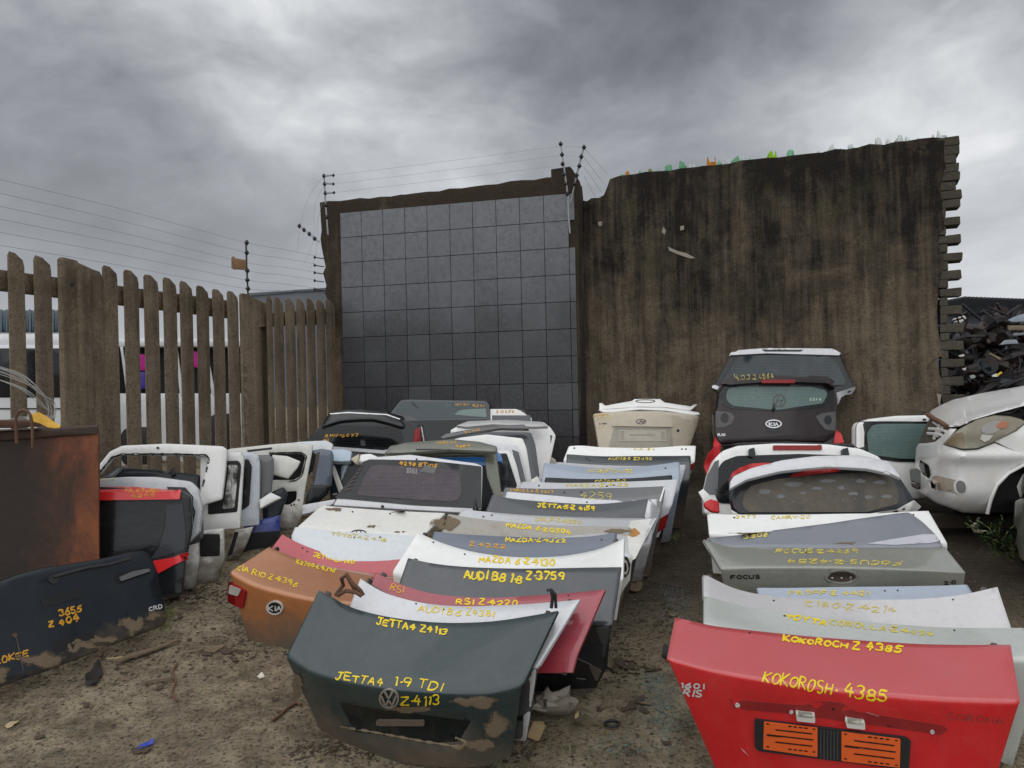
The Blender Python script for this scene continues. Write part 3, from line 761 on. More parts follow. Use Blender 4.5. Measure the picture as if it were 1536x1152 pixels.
fb = thing('palisade_fence', 'short concrete picket fence section meeting the tiled wall', 'fence')
for (x0, x1, y) in ((400,409,443),(411,426,446),(428,443,447),(445,458,448),(460,473,448),(475,488,449),(489,503,449)):
    slat(FB, fb, x0, x1, y, .5)
panel('upper_rail', FB, [(398, 470), (505, 462), (505, 486), (398, 490)], M_fence, fb, th=.05, r=.01, off=-.05, res=.2)
M_lum = plain('dark_bolt', (.03, .028, .025), .7)
relief('bolt_hole', bpy.data.objects['post'], ell(121, 432, 4, 12), M_lum, fa, h=.004)
relief('bolt_hole', bpy.data.objects['post'], ell(108, 427, 3.2, 3.2), M_lum, fa, h=.004)
# ------------------------------------------------------------------ electric fence fittings
def bracket(label, segs, beads, r=.010, mat=None, bt='insulator', grp='electric fence brackets on the walls'):
    t = thing('fence_bracket', label, 'bracket', grp)
    for pts in segs:
        M_ = Mesh(); M_.tube([P(*q) for q in pts], r, 6); M_.mk('arm', mat or M_galv, t)
    for q in beads:
        M_ = Mesh(); c = P(*q[:3]); rr = (q[3] if len(q) > 3 else .026)
        M_.ball(c, rr, 10, (1, 1, .62)); M_.ball(c+Vector((0, 0, rr*.55)), rr*.6, 8); M_.ball(c-Vector((0, 0, rr*.55)), rr*.6, 8)
        M_.mk(bt, M_black, t)
    return t
d = 9.3
bracket('upright fence bracket with three side insulators at left end of tiled wall', [[(486,262,d),(488,300,d),(492,352,d)],[(486,264,d),(500,263,d-.15)],[(487,275,d),(500,276,d-.15)],[(488,290,d),(501,289,d-.15)]],
        [(486,264,d),(487,276,d),(488,290,d),(489,308,d),(490,326,d)]+[(500,263,d-.15,.018),(500,276,d-.15,.018),(501,289,d-.15,.018)])
bracket('short slanting fence bracket with four insulators left of tiled wall', [[(448,338,d),(462,349,d),(479,363,d)]], [(449,339,d),(456,345,d),(464,351,d),(472,358,d)])
bracket('small insulator arms sticking out of left edge of tiled wall', [[(471,y,d-.1),(486,y+2,d)] for y in (386, 398, 409, 421, 434)], [(472,y,d-.1,.017) for y in (386, 398, 409, 421, 434)], r=.006, mat=M_black)
bracket('straight electric fence pole with five insulators above concrete fence corner', [[(369,362,8),(370,400,8),(372,442,8)]], [(370,364,8),(370,379,8),(371,406,8),(371,420,8),(372,433,8)], mat=M_black, r=.009)
db = 8.6
bracket('vee shaped electric fence bracket at right end of tiled wall', [[(841,215,db),(846,250,db),(853,302,db)],[(876,219,db-.1),(866,258,db-.05),(856,304,db)],[(852,300,db),(853,325,db),(855,350,db)]],
        [(841,216,db),(843,232,db),(844,246,db),(846,262,db),(848,276,db),(851,291,db)]+[(876,221,db-.1),(872,235,db-.1),(869,249,db-.1),(865,263,db-.1),(862,276,db-.1)])
M_sgn = plain('rusty_sign', (.2, .11, .05), .8, var=.6, scale=25)
SG = S(358, 394, 7.95, 0, 10)
o = panel('warning_sign', SG, [(347,386),(351,384),(352,387),(369,390),(369,405),(350,404),(347,402)], M_sgn, th=.008, r=.002, res=.05)
tag(o, 'small rusted warning sign hanging on the electric fence pole', 'sign')
def wire(label, pts, r=.0014, grp='electric fence wires', cat='wire', nm='fence_wire', mat=None, n=24):
    q = cr([P(*p_) for p_ in pts], n); M_ = Mesh(); M_.tube(q, r, 5); o = M_.mk(nm, mat or M_wire)
    tag(o, label, cat, grp)
LW = 'thin electric fence wire above the concrete picket fence'
for (yl, ym, yr) in ((270,364,384),(291,379,396),(311,394,408),(331,406,420),(351,420,432),(371,433,441)):
    wire(LW, [(-30,yl-8,5.3),(180,(yl+ym)/2-4,6.6),(370,ym,8),(420,(ym+yr)/2-1,8.6),(474,yr,9.2)])
for (a, b2) in ((263,219),(276,233),(289,248)):
    wire('thin electric wire strung above the tiled wall', [(500,a,9.15),(660,(a+b2)/2+2,8.9),(842,b2,8.6)])
    wire('thin electric wire between the two arms of the vee bracket', [(842,b2,8.6),(874,b2+2,8.5)])
for (a, b2, c2) in ((222,912,262),(236,906,276),(250,902,288),(264,893,296)):
    wire('thin electric wire sloping from the vee bracket to the plaster wall', [(876,a,8.5),(b2,c2,8.95)])
wire('loose wire loop drooping left of the tiled wall', [(486,264,9.3),(466,290,9.3),(452,330,9.3),(446,380,9.3)])
wire('loose wire loop drooping left of the tiled wall', [(487,276,9.3),(472,310,9.3),(470,360,9.3),(455,398,9.3)])
wire('loose wire loop drooping left of the tiled wall', [(488,290,9.3),(477,330,9.3),(474,380,9.3),(462,410,9.3)])
# ------------------------------------------------------------------ behind the fences
M_vw = paint('van_white', (.72, .74, .76), .35, .15, .1); M_vg = glass('van_glass', (.012, .014, .018), .08, .1, lines=False)
def box_part(nm, s, x0, y0, x1, y1, mat, par, th=.05, off=0, r=.02, rc=0): return panel(nm, s, rect(x0, y0, x1, y1), mat, par, th=th, off=off, r=r, rc=rc, res=.2)
V1 = S(60, 560, 8.6, 0, 25)
v1 = thing('parked_van', 'white van behind left end of picket fence with black windows', 'van')
box_part('body', V1, -160, 518, 152, 690, M_vw, v1, th=1.6, rc=8); box_part('roof', V1, -155, 500, 148, 522, M_vw, v1, th=1.5, off=-.05, r=.05, rc=6)
for a, b_ in ((-90, -22), (-12, 57), (62, 146)): box_part('window', V1, a, 522, b_, 597, M_vg, v1, th=.03, off=.012, rc=5)
box_part('door_seam', V1, -100, 612, 140, 614, M_black, v1, th=.02, off=.008, r=.0)
M_vio = plain('violet_panel', (.06, .04, .3), .4, var=.3); M_mag = plain('magenta_cloth', (.55, .01, .28), .6, var=.3)
V2 = S(250, 560, 9.4, 0, 20)
v2 = thing('parked_minibus', 'white vehicle behind middle of picket fence with dark interior', 'minibus')
box_part('body', V2, 156, 590, 372, 700, M_vw, v2, th=1.4, rc=6); box_part('roof', V2, 156, 508, 372, 520, M_vw, v2, th=1.3, off=-.02, rc=3)
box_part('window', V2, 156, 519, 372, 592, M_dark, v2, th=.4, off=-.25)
for (a, b_) in ((180, 190), (262, 270), (306, 318), (348, 354)):
    panel('pillar', V2, [(a, 520), (a+4, 520), (b_+6, 594), (b_, 594)], M_vw, v2, th=.05, r=.01, off=.01)
box_part('wheel_arch', V2, 180, 640, 240, 700, M_black, v2, th=.03, off=.015, rc=20)
box_part('wheel_arch', V2, 310, 620, 362, 700, M_black, v2, th=.03, off=.015, rc=20)
V3 = S(250, 560, 9.5, 0, 20)
o = panel('magenta_cloth', V3, [(206,530),(219,532),(219,556),(206,556)], M_mag, th=.04, r=.01); tag(o, 'magenta cloth seen through the fence, left of two', 'cloth', None)
o = panel('magenta_cloth', V3, [(288,526),(299,528),(299,552),(288,550)], M_mag, th=.04, r=.01); tag(o, 'magenta cloth seen through the fence, right of two', 'cloth', None)
o = panel('violet_panel', V3, [(206,558),(220,558),(220,582),(206,584)], M_vio, th=.04, r=.01); tag(o, 'violet panel seen through the fence below magenta cloth', 'panel')
# corrugated shed and far roofs
M_cor = plain('blue_corrugated_steel', (.05, .075, .09), .5, .3, var=.3, scale=3)
t = thing('steel_shed', 'shed with curved blue corrugated roof beyond the fence at left', 'shed')
M_ = Mesh(); n = 120
for i in range(n+1):
    px = -160+(100+160)*i/n
    for j in range(9):
        a = j/8*math.pi/2; M_.v.append(P(px, 500-36*math.sin(a)+(1.6 if i % 4 < 2 else 0), 24+3*(1-math.cos(a))+(.12 if i % 4 < 2 else 0)))
for i in range(n):
    for j in range(8): M_.f.append((i*9+j, (i+1)*9+j, (i+1)*9+j+1, i*9+j+1))
M_.mk('roof', M_cor, t, smooth=False)
SH = S(-30, 520, 24, 0, 0); box_part('wall', SH, -160, 499, 100, 620, plain('shed_wall', (.4, .4, .38), .8), t, th=.3)
SR = S(430, 442, 22, 0, 0); M_gw = plain('grey_cladding', (.10, .115, .135), .6, var=.15, scale=2)
t = thing('grey_warehouse', 'plain grey building whose flat roof shows between fence corner and tiled wall', 'building')
panel('wall', SR, [(372,444),(440,438),(500,434),(500,640),(372,640)], M_gw, t, th=3, r=.02, res=2); panel('parapet', SR, [(372,440),(440,435),(500,431),(500,435),(440,439),(372,444)], M_gw, t, th=3.1, r=.02, off=.05, res=2)
SB = S(1480, 480, 26, 0, 0)
t = thing('grey_warehouse', 'long grey building with dark eaves behind the axle heap', 'building')
panel('wall', SB, [(1395,470),(1720,476),(1720,640),(1395,640)], M_gw, t, th=4, r=.02, res=3)
panel('roof_edge', SB, [(1395,456),(1720,468),(1720,477),(1395,470)], plain('dark_eaves', (.05, .055, .065), .6), t, th=4.3, r=.02, off=.2, res=3)
M_ = Mesh()
for k in range(60): M_.box(P(1396+k*5.4, 456+k*.2, 25.7), (.05, 4, .06))
M_.mk('roof_rib', plain('dark_eaves', (.05, .055, .065), .6), t, smooth=False)
# ------------------------------------------------------------------ car panels
def marker(key, col, thin=.36):
    m, nt, b = newmat(key); p = pos(nt); n1_ = noise_n(nt, 40, 6, .7, p); n2_ = noise_n(nt, 9, 3, .6, p)
    nt.links.new(mix(nt, n1_, tuple(x*.72 for x in col), tuple(min(1, x*1.12) for x in col)), b.inputs['Base Color']); b.inputs['Roughness'].default_value = .5
    nt.links.new(ramp(nt, mth(nt, 'ADD', mth(nt, 'MULTIPLY', n1_, .6), mth(nt, 'MULTIPLY', n2_, .4)), [(thin, .3), (thin+.1, 1)]), b.inputs['Alpha'])
    MATS[key] = m; return m
YEL = marker('yellow_paint_marker', (.84, .62, .012), .3); ORG = marker('orange_paint_marker', (.74, .37, .02), .33)
YELF = marker('faded_yellow_marker', (.68, .55, .10), .42)
M_chr = plain('chrome_badge', (.72, .73, .74), .3, .35, var=.1); M_blk = plain('black_badge', (.01, .01, .01), .4, var=.2)
M_inner = plain('inner_metal', (.10, .095, .085), .7, var=.4, rust=.4)
M_seal = plain('rubber_seal', (.015, .013, .013), .7, var=.3, scale=40)
M_lamp = glass('red_lamp', (.28, .008, .01), .15, .35, (.14, .05, .04), lines=False)
M_lampw = glass('clear_lamp', (.45, .43, .40), .2, .4, (.25, .2, .15), lines=False)
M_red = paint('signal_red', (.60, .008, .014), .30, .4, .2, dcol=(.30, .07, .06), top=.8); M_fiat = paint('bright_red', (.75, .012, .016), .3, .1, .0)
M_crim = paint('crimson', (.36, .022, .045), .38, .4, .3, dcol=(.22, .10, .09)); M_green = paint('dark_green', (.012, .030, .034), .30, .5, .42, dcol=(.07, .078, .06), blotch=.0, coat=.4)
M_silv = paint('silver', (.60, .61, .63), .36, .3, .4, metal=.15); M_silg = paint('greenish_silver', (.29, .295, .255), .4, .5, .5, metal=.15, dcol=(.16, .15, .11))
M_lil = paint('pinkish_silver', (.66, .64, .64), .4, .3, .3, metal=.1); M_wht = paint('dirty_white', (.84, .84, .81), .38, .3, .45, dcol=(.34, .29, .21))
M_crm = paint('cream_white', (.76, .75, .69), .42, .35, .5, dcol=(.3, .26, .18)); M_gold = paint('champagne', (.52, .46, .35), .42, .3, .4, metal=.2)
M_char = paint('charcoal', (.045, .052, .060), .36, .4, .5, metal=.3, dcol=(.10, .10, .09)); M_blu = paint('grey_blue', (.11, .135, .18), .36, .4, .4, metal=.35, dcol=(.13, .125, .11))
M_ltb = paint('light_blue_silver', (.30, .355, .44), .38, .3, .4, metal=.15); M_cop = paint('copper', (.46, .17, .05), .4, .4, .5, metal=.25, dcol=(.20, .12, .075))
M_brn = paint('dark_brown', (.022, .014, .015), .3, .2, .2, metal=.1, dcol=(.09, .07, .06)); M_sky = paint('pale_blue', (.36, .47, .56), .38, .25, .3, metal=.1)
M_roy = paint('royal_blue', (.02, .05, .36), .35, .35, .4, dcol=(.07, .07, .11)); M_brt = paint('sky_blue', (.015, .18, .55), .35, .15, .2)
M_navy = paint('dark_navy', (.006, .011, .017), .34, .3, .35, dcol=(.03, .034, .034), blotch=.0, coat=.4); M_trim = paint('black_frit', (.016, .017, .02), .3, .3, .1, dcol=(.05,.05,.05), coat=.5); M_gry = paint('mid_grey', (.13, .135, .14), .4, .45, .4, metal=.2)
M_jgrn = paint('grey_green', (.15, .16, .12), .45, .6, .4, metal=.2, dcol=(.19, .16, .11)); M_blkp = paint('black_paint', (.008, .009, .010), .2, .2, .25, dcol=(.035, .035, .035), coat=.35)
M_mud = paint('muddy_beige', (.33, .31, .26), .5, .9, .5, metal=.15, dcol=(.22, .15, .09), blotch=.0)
G_dk = glass('dark_glass', (.006, .007, .008), .08, .2, (.05, .05, .05)); G_gy = glass('grey_glass', (.035, .045, .05), .12, .5, (.12, .135, .14)); G_gn = glass('greenish_glass', (.09, .15, .14), .12, .4, (.25, .3, .28))
G_ro = glass('dusty_mauve_glass', (.05, .040, .048), .25, .7, (.14, .115, .13)); G_db = glass('dirt_caked_glass', (.06, .055, .05), .3, 1.0, (.17, .14, .10), lines=False)
YZ = Vector((0, 0, 1))
def lid(label, top, d, mat, L=.42, H=.42, dn=None, dR=(-.2, None), dLv=(-.06, None), crown=.05, txt=(), nx=33, name='boot_lid', ridge=None, bottom=None, rd=None, bd=None, bow=0, fold=.03, dents=(), th=.025, cat='boot lid', grp=None, drop=.27):
    """boot lid standing on its rear edge. top: seen line of its front edge, d: depth or (left,right)"""
    dl, dr = d if isinstance(d, tuple) else (d, d)
    t = thing(name, label, cat, grp)
    r0 = X(top, dl, dr); n = 9; r0 = cr(r0, n)
    if ridge: r1 = cr(X(ridge, *rd), n)
    else:
        r1 = []
        for i, p in enumerate(r0):
            u = i/(n-1); sx = dLv[0]*(1-u)+dR[0]*u; r1.append(p+Vector((sx, -L*.88-crown*(1-(2*u-1)**2)+crown, -drop)))
    if bottom: r2 = cr(X(bottom, *bd), n)
    else:
        r2 = []
        for i, p in enumerate(r1):
            u = i/(n-1); q = p+Vector((.07*(1-u)-.07*u, .06, -H)); q.z = max(q.z, gz(q.y)-.02); r2.append(q)
    if bow:
        for i in range(n):
            k = 1-(2*i/(n-1)-1)**2; r1[i] = r1[i]+Vector((0, -bow*k, 0)); r2[i] = r2[i]+Vector((0, -bow*k, 0))
    if ridge or bottom: rows = [r0, r1, r2]
    else:
        rm = [a.lerp(b_, .35)+Vector((0, -.03, .012)) for a, b_ in zip(r0, r1)]; rows = [r0, rm, r1, r2]; fold = [0, .2, .04, 0]
    o = sheet('outer_skin', rows, mat, t, nx=nx, fold=fold, dents=dents, th=th, wav=.006)
    lr = random.Random(label)
    for _ in range(lr.randint(1, 3)):
        u = lr.uniform(.12, .9); i_ = min(int(u*(len(top)-1)), len(top)-2); f_ = u*(len(top)-1)-i_
        hx = top[i_][0]*(1-f_)+top[i_+1][0]*f_; hy = top[i_][1]*(1-f_)+top[i_+1][1]*f_+lr.uniform(5, 9)
        if cast(o, hx, hy) is not None: relief('hole', o, ell(hx, hy, 1.5, 1.1, 10), M_blk, t, h=.002, keep=False)
    fr = Mesh()
    # inner frame channel behind the skin along its side and front edges
    e = [p+Vector((.0, .045, -.035)) for p in rows[0]]; inn = [q.lerp(rows[0][len(rows[0])//2], .04)+Vector((0, .05, -.05)) for q in rows[0]]
    fr.tube(cr(inn, 14), .02, 6)
    for k in (0, -1):
        c = rows[0][len(rows[0])//2]; sd = 1 if k == -1 else -1
        fr.tube([rows[j][k]+Vector((-.04*sd, .05, -.03)) for j in range(len(rows))], .018, 6)
    fr.mk('inner_frame', M_inner, t)
    for a in txt:
        text(o, a[0], a[1], a[2], a[3], a[4] if len(a) > 4 else YEL, mid=a[5] if len(a) > 5 else None, parent=t, w=a[6] if len(a) > 6 else None)
    return t, o
def dd(y): return 2008/(y-385)
# ---- central column, from the front
vwp = [(560,1042),(900,1042)]
t, o = lid('dark green muddy boot lid at front of middle column, round badge on its face',
  [(478,884),(515,905),(575,922),(660,932),(745,930),(836,914)], (4.02, 3.72), M_green,
  ridge=[(427,985),(470,1003),(560,1017),(660,1027),(740,1033),(783,1028)], rd=(3.80, 3.42),
  bottom=[(478,1093),(520,1112),(580,1124),(650,1134),(720,1140),(768,1133)], bd=(3.98, 3.55), bow=.10, nx=71,
  dents=[([(505,1052),(560,1060),(690,1076),(712,1080),(690,1116),(660,1118),(530,1100)], .03, 8)])
t_green = t
M_tan = softmat('dried_mud', (.165, .125, .08))
rnd = random.Random(5)
def blob(cx, cy, rx, ry, sd, n=30, amp=.35):
    return [(cx+rx*math.cos(t_)*(1+amp*noise.noise(Vector((math.cos(t_)*1.6+sd, math.sin(t_)*1.6, sd)))), cy+ry*math.sin(t_)*(1+amp*noise.noise(Vector((math.cos(t_)*2.2, sd+math.sin(t_)*2.2, 5))))) for t_ in [2*math.pi*i/n for i in range(n)]]
for k, b_ in enumerate(((712,1052,46,13,1),(742,1090,30,34,2),(620,1063,50,7,3),(715,1118,46,12,6),(446,1030,14,30,7))):
    relief('mud_patch', o, blob(*b_, amp=.7), M_tan, t, h=.003, keep=False)
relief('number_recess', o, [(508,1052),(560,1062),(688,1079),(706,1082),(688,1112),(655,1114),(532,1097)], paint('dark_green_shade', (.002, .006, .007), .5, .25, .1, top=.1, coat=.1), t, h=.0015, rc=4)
relief('handle_strip', o, rect(566,1078,638,1086), plain('worn_handle', (.13, .10, .075), .6), t, h=.014, rc=3)
def vw(o, cx, cy, r, t):
    relief('badge', o, ell(cx, cy, r, r), M_silvb, t, h=.006, holes=[ell(cx, cy, r*.84, r*.84)])
    M_ = Mesh(); k = r*.8
    strokes(M_, o, [[(cx-k*.45,cy-k*.85),(cx,cy-k*.05),(cx+k*.45,cy-k*.85)], [(cx-k*.9,cy-k*.35),(cx-k*.42,cy+k*.85),(cx,cy+k*.12),(cx+k*.42,cy+k*.85),(cx+k*.9,cy-k*.35)]], r*.2, .007, .05)
    M_.mk('badge_letters', M_silvb, t, smooth=False)
M_silvb = plain('dull_badge', (.30, .27, .23), .5, .3)
vw(o, 584, 1047, 15, t)
text(o, 'JETTA4 Z4113', (566,924), (672,940), 11, YEL, parent=t, mid=(615,935), w=2.9)
text(o, 'JETTA4', (503,1018), (574,1030), 11, YEL, parent=t, w=2.6); text(o, '1.9 TDI', (590,1028), (662,1036), 15, YEL, parent=t, w=2.6)
text(o, 'Z.4113', (601,1057), (660,1057), 15, YEL, parent=t, w=2.8)
M_ = Mesh()
strokes(M_, o, [[(512,1089),(580,1101),(640,1112),(692,1120),(700,1112),(684,1106)]], 3, .004, .4); M_.mk('scrape_line', plain('bare_scrape', (.2, .16, .1), .7), t, smooth=False)
# rusty hinges
def tube_part(nm, pts, r, mat, par, n=7): M_ = Mesh(); M_.tube([P(*q) for q in pts], r, n); return M_.mk(nm, mat, par)
for nm, pts in (('hinge_arm', [(503,893,4.05),(515,878,4.05),(512,868,4.02),(520,862,4.0),(528,874,4.0),(541,886,4.0),(545,893,4.0)]), ('hinge_arm', [(507,893,4.0),(519,886,3.98),(533,888,3.98),(543,894,3.98)]), ('hinge_arm', [(520,862,4.05),(530,880,4.02),(536,890,4.02)])):
    tube_part(nm, pts, .011, M_rust, t)
tube_part('hinge_arm', [(820,886,3.74),(826,884,3.74),(829,896,3.74),(827,912,3.74)], .009, M_black, t); tube_part('hinge_arm', [(826,884,3.74),(833,892,3.74),(834,912,3.74)], .008, M_black, t)
t, o = lid('silver boot lid directly behind the dark green one, rust specks on right edge',
  [(541,866),(570,884),(620,900),(680,908),(760,906),(822,901),(869,897)], (4.2, 3.86), M_silv,
  ridge=[(510,945),(600,985),(700,1000),(806,1000)], rd=(3.92, 3.58), bottom=[(530,1060),(620,1085),(700,1100),(788,1112)], bd=(4.02, 3.66), nx=45,
  txt=[('AUDI B6', (628,909), (692,916), 11, YEL, None, 1.8), ('Z4381', (699,917), (741,920), 11, YEL, None, 1.8)])
relief('dark_lower_face', o, [(770,1035),(800,1002),(806,1003),(790,1108),(768,1108)], plain('dark_grey_plastic', (.05, .052, .055), .5), t, h=.004)  # plain dark grey area at the right of the lower face
relief('button', o, rect(774,1073,785,1080), M_blk, t, h=.006)
t, o = lid('crimson boot lid third from front of middle column',
  [(563,857),(600,874),(650,889),(720,895),(800,891),(870,886),(907,883)], (4.36, 4.0), M_crim,
  ridge=[(535,930),(640,960),(750,975),(866,978)], rd=(4.1, 3.74), bottom=[(560,975),(660,1000),(760,1010),(858,1008)], bd=(4.08, 3.70), nx=45,
  txt=[('RSI Z.4220', (685,896), (777,900), 9, YEL, None, 2.6), ('RSI', (587,877), (606,881), 11, ORG, None, 1.8)])
t, o = lid('large charcoal boot lid with black lower face, fourth from front of middle column',
  [(612,836),(660,845),(740,851),(840,851),(932,849)], (4.62, 4.42), M_char,
  ridge=[(588,905),(700,930),(800,935),(918,936)], rd=(4.35, 4.05), bottom=[(610,1000),(700,1030),(810,1042),(895,1034)], bd=(4.4, 4.12), nx=51,
  txt=[('AUDI B8 1.8', (697,857), (783,865), 14, YEL, None, 3.4), ('Z.3759', (789,866), (846,867), 14, YEL, None, 3.4)])
relief('black_lower_face', o, [(790,938),(916,938),(911,1000),(893,1031),(800,1036)], plain('gloss_black', (.012, .013, .015), .2), t, h=.006)
relief('number_recess_rim', o, [(868,964),(911,966),(907,1004),(866,988)], M_dark, t, h=.009)
M_ = Mesh(); strokes(M_, o, [[(862,984),(884,994),(902,1006),(910,1004)],[(866,1016),(878,1017)]], 2.2, .011, .1); M_.mk('trim_edge', M_gry, t, smooth=False)
t, o = lid('white boot lid with yellow writing just behind the large charcoal one',
  [(627,797),(650,808),(700,824),(770,834),(850,831),(905,820),(935,806)], (5.02, 4.82), M_wht,
  ridge=[(588,858),(700,890),(800,895),(934,868)], rd=(4.72, 4.46), bottom=[(600,930),(700,950),(800,955),(925,930)], bd=(4.76, 4.5),
  txt=[('MAZDA 6.Z.4130', (719,832), (832,838), 10, YEL, None, 2.6)])
t, o = lid('grey blue boot lid between the white lid and the muddy beige one',
  [(650,796),(690,800),(760,804),(840,806),(900,803),(925,798)], (5.22, 5.12), M_blu, L=.3, drop=.22, dLv=(-.03,0), dR=(-.06,0),
  txt=[('MAZDA.Z.4322', (758,805), (848,806.5), 7, YEL, None, 2.2), ('Z.4322', (704,819), (758,822), 6, ORG, None, 1.6)])
t, o = lid('muddy beige boot lid with brown earth dried on both ends',
  [(672,770),(720,778),(790,785),(870,789),(946,790)], (5.42, 5.3), M_mud, L=.3, drop=.24, dLv=(-.08,0), dR=(-.05,0),
  txt=[('MAZDA 6.Z.3504', (760,783), (856,794), 7, YEL, None, 2.2)])
relief('dried_mud', o, blob(668,785,30,14,1), M_tan, t, h=.003, keep=False); relief('dried_mud', o, blob(925,797,24,5,2), M_tan, t, h=.003, keep=False)
t, o = lid('silver grey boot lid with rusty white corner and empty round lamp hole on right',
  [(694,763),(740,768),(820,773),(900,776),(985,776)], (5.62, 5.5), M_silv,
  ridge=[(665,800),(800,815),(900,820),(948,838)], rd=(5.35, 5.0), bottom=[(680,880),(800,900),(880,905),(930,893)], bd=(5.35, 5.02),
  txt=[('GOLF.Z.4350', (803,775), (872,780), 6.5, YEL, None, 1.8)])
relief('white_corner', o, [(946,782),(984,778),(972,800),(953,838),(945,842),(940,800)], M_crm, t, h=.004)
relief('rust_stain', o, blob(950,800,9,6,5), plain('orange_rust', (.42, .2, .06), .9, var=.5, scale=40), t, h=.006, keep=False)
relief('lamp_surround', o, [(930,832),(948,838),(945,870),(930,892),(922,890)], M_crm, t, h=.008)
relief('lamp_hole', o, ell(938,850,7,15), M_seal, t, h=.011, holes=[ell(938,850,4.5,11)]); relief('lamp_hole', o, ell(938,850,2.2,7), M_seal, t, h=.012)
t, o = lid('dark grey boot lid with silver side edge and bold yellow writing mid column',
  [(738,742),(770,748),(830,753),(900,756),(974,748)], (5.86, 5.72), M_char, L=.36, drop=.26, dLv=(-.1,0), dR=(-.12,0),
  txt=[('JETTA.5.Z 4159', (806,758), (892,764), 7, YEL, None, 2.4)])
relief('silver_side_edge', o, [(972,750),(975,749),(990,765),(980,800),(967,775)], M_silv, t, h=.004, keep=False)
t, o = lid('silver boot lid whose pale edge shows behind the bold lettered dark grey one',
  [(760,737),(830,743),(900,749),(950,750),(986,748)], (5.98, 5.86), M_silv, L=.34, drop=.3, dLv=(-.1,0), dR=(-.1,0), H=.5)
t, o = lid('grey boot lid with large chalky number 4259 written across its middle',
  [(757,731),(820,733),(900,732),(998,729)], (6.12, 6.0), M_gry, L=.36, drop=.22, dLv=(-.1,0), dR=(-.1,0),
  txt=[('4259', (870,748), (917,751), 11, plain('faded_yellow', (.5, .42, .12), .7), None, 1.5), ('COROLLA Z 4259', (765,736), (830,739), 4.5, ORG, None, 1.3)])
M_ = Mesh(); strokes(M_, o, [[(862,733),(930,732),(985,730),(997,729),(990,752)]], 2.2, .004, .1); M_.mk('white_edge', M_wht, t, smooth=False)
t, o = lid('silver boot lid with yellow writing behind the chalk numbered one',
  [(783,722),(850,724),(930,722),(1018,718)], (6.32, 6.2), M_silv, ridge=[(768,745),(850,750),(930,750),(1008,758)], rd=(6.1, 5.95), bottom=[(775,800),(850,805),(930,810),(988,806)], bd=(6.1, 5.95),
  txt=[('MAZDA.Z.4122', (850,725), (942,724), 5, YEL, None, 1.6)])
relief('red_lamp', o, [(986,780),(1003,770),(998,792),(984,800)], M_lamp, t, h=.008, rc=2)
t, o = lid('black brown boot lid showing as narrow dark strip beneath light blue lid',
  [(818,716),(880,718),(950,717),(1008,712)], (6.46, 6.36), M_blkp, L=.3, drop=.22, dR=(-.08,0), txt=[('MAZDA.Z.3', (893,719), (938,719), 4, YEL, None, 1.3)])
t, o = lid('light blue silver boot lid with upswept right corner in rear of middle column',
  [(816,694),(850,697),(910,702),(970,699),(1019,692)], (6.62, 6.5), M_ltb, L=.3, drop=.22, dLv=(-.05,0), dR=(-.05,0),
  txt=[('ACCENT.Z.4192', (882,706), (948,707), 5.5, YEL, None, 1.9)])
t, o = lid('pale silver boot lid with red lamp at right, behind light blue lid',
  [(835,692),(900,697),(970,699),(1029,696)], (6.78, 6.66), M_silv, ridge=[(820,715),(900,720),(960,720),(1022,722)], rd=(6.5,6.4), bottom=[(830,770),(900,775),(960,778),(1010,780)], bd=(6.5,6.4))
t, o = lid('dark grey boot lid with scrawled yellow writing in front of rearmost white lid',
  [(850,681),(900,684),(960,684),(1036,683)], (6.98, 6.9), M_char, L=.3, drop=.2, dLv=(-.03,0), dR=(-.06,0),
  txt=[('AUDI.B8 Z3600', (913,689), (978,690), 4.5, YEL, None, 1.8)])
t, o = lid('rearmost white boot lid of middle column with curled right corner and red lamp',
  [(853,669),(862,667),(900,670),(960,671),(1020,668),(1036,665),(1044,668)], (7.2, 7.1), M_wht,
  ridge=[(845,690),(900,700),(980,700),(1042,692)], rd=(7.05,6.9), bottom=[(850,760),(900,770),(980,770),(1025,745)], bd=(7.05,6.9), bow=.03, txt=[('AUDI.B4', (950,671.5), (982,672), 3, YEL, None, 1.2)])
relief('red_lamp', o, [(1032,700),(1040,694),(1036,712),(1028,722)], M_lamp, t, h=.01)
# ---- left-hand neighbours of the middle column
t, o = lid('copper boot lid with red tail lamp left of the dark green lid',
  [(404,819),(450,838),(500,850),(560,860),(625,867)], (5.2, 5.1), M_cop,
  ridge=[(343,857),(375,872),(430,886),(500,898),(600,905)], rd=(4.88, 4.62), bottom=[(372,965),(400,978),(440,990),(500,1005),(600,1015)], bd=(4.95, 4.7), bow=.06, nx=51,
  txt=[('KIA RIO Z.4396', (353,853), (446,880), 9, YEL, None, 1.9), ('K2700.Z.4396', (446,838), (504,852), 7, YEL, None, 2.0)])
lm = relief('tail_lamp', o, [(342,872),(350,874),(371,886),(366,912),(352,909),(341,903)], M_lamp, t, h=.012, rc=3); relief('lamp_lens', lm, [(345,877),(362,884),(357,894),(343,890)], M_lampw, t, h=.004, rc=2, keep=False)
bd_ = relief('badge', o, ell(413,911,11.5,9.5), M_blk, t, h=.006); relief('badge_rim', o, ell(413,911,12.5,10.5), M_chr, t, h=.009, holes=[ell(413,911,10.5,8.5)], keep=False)
text(o, 'KIA', (404,915), (423,915), 8, M_chr, w=1.8, off=.010, wob=0, slant=0, jit=0, name='badge_letters', parent=t)
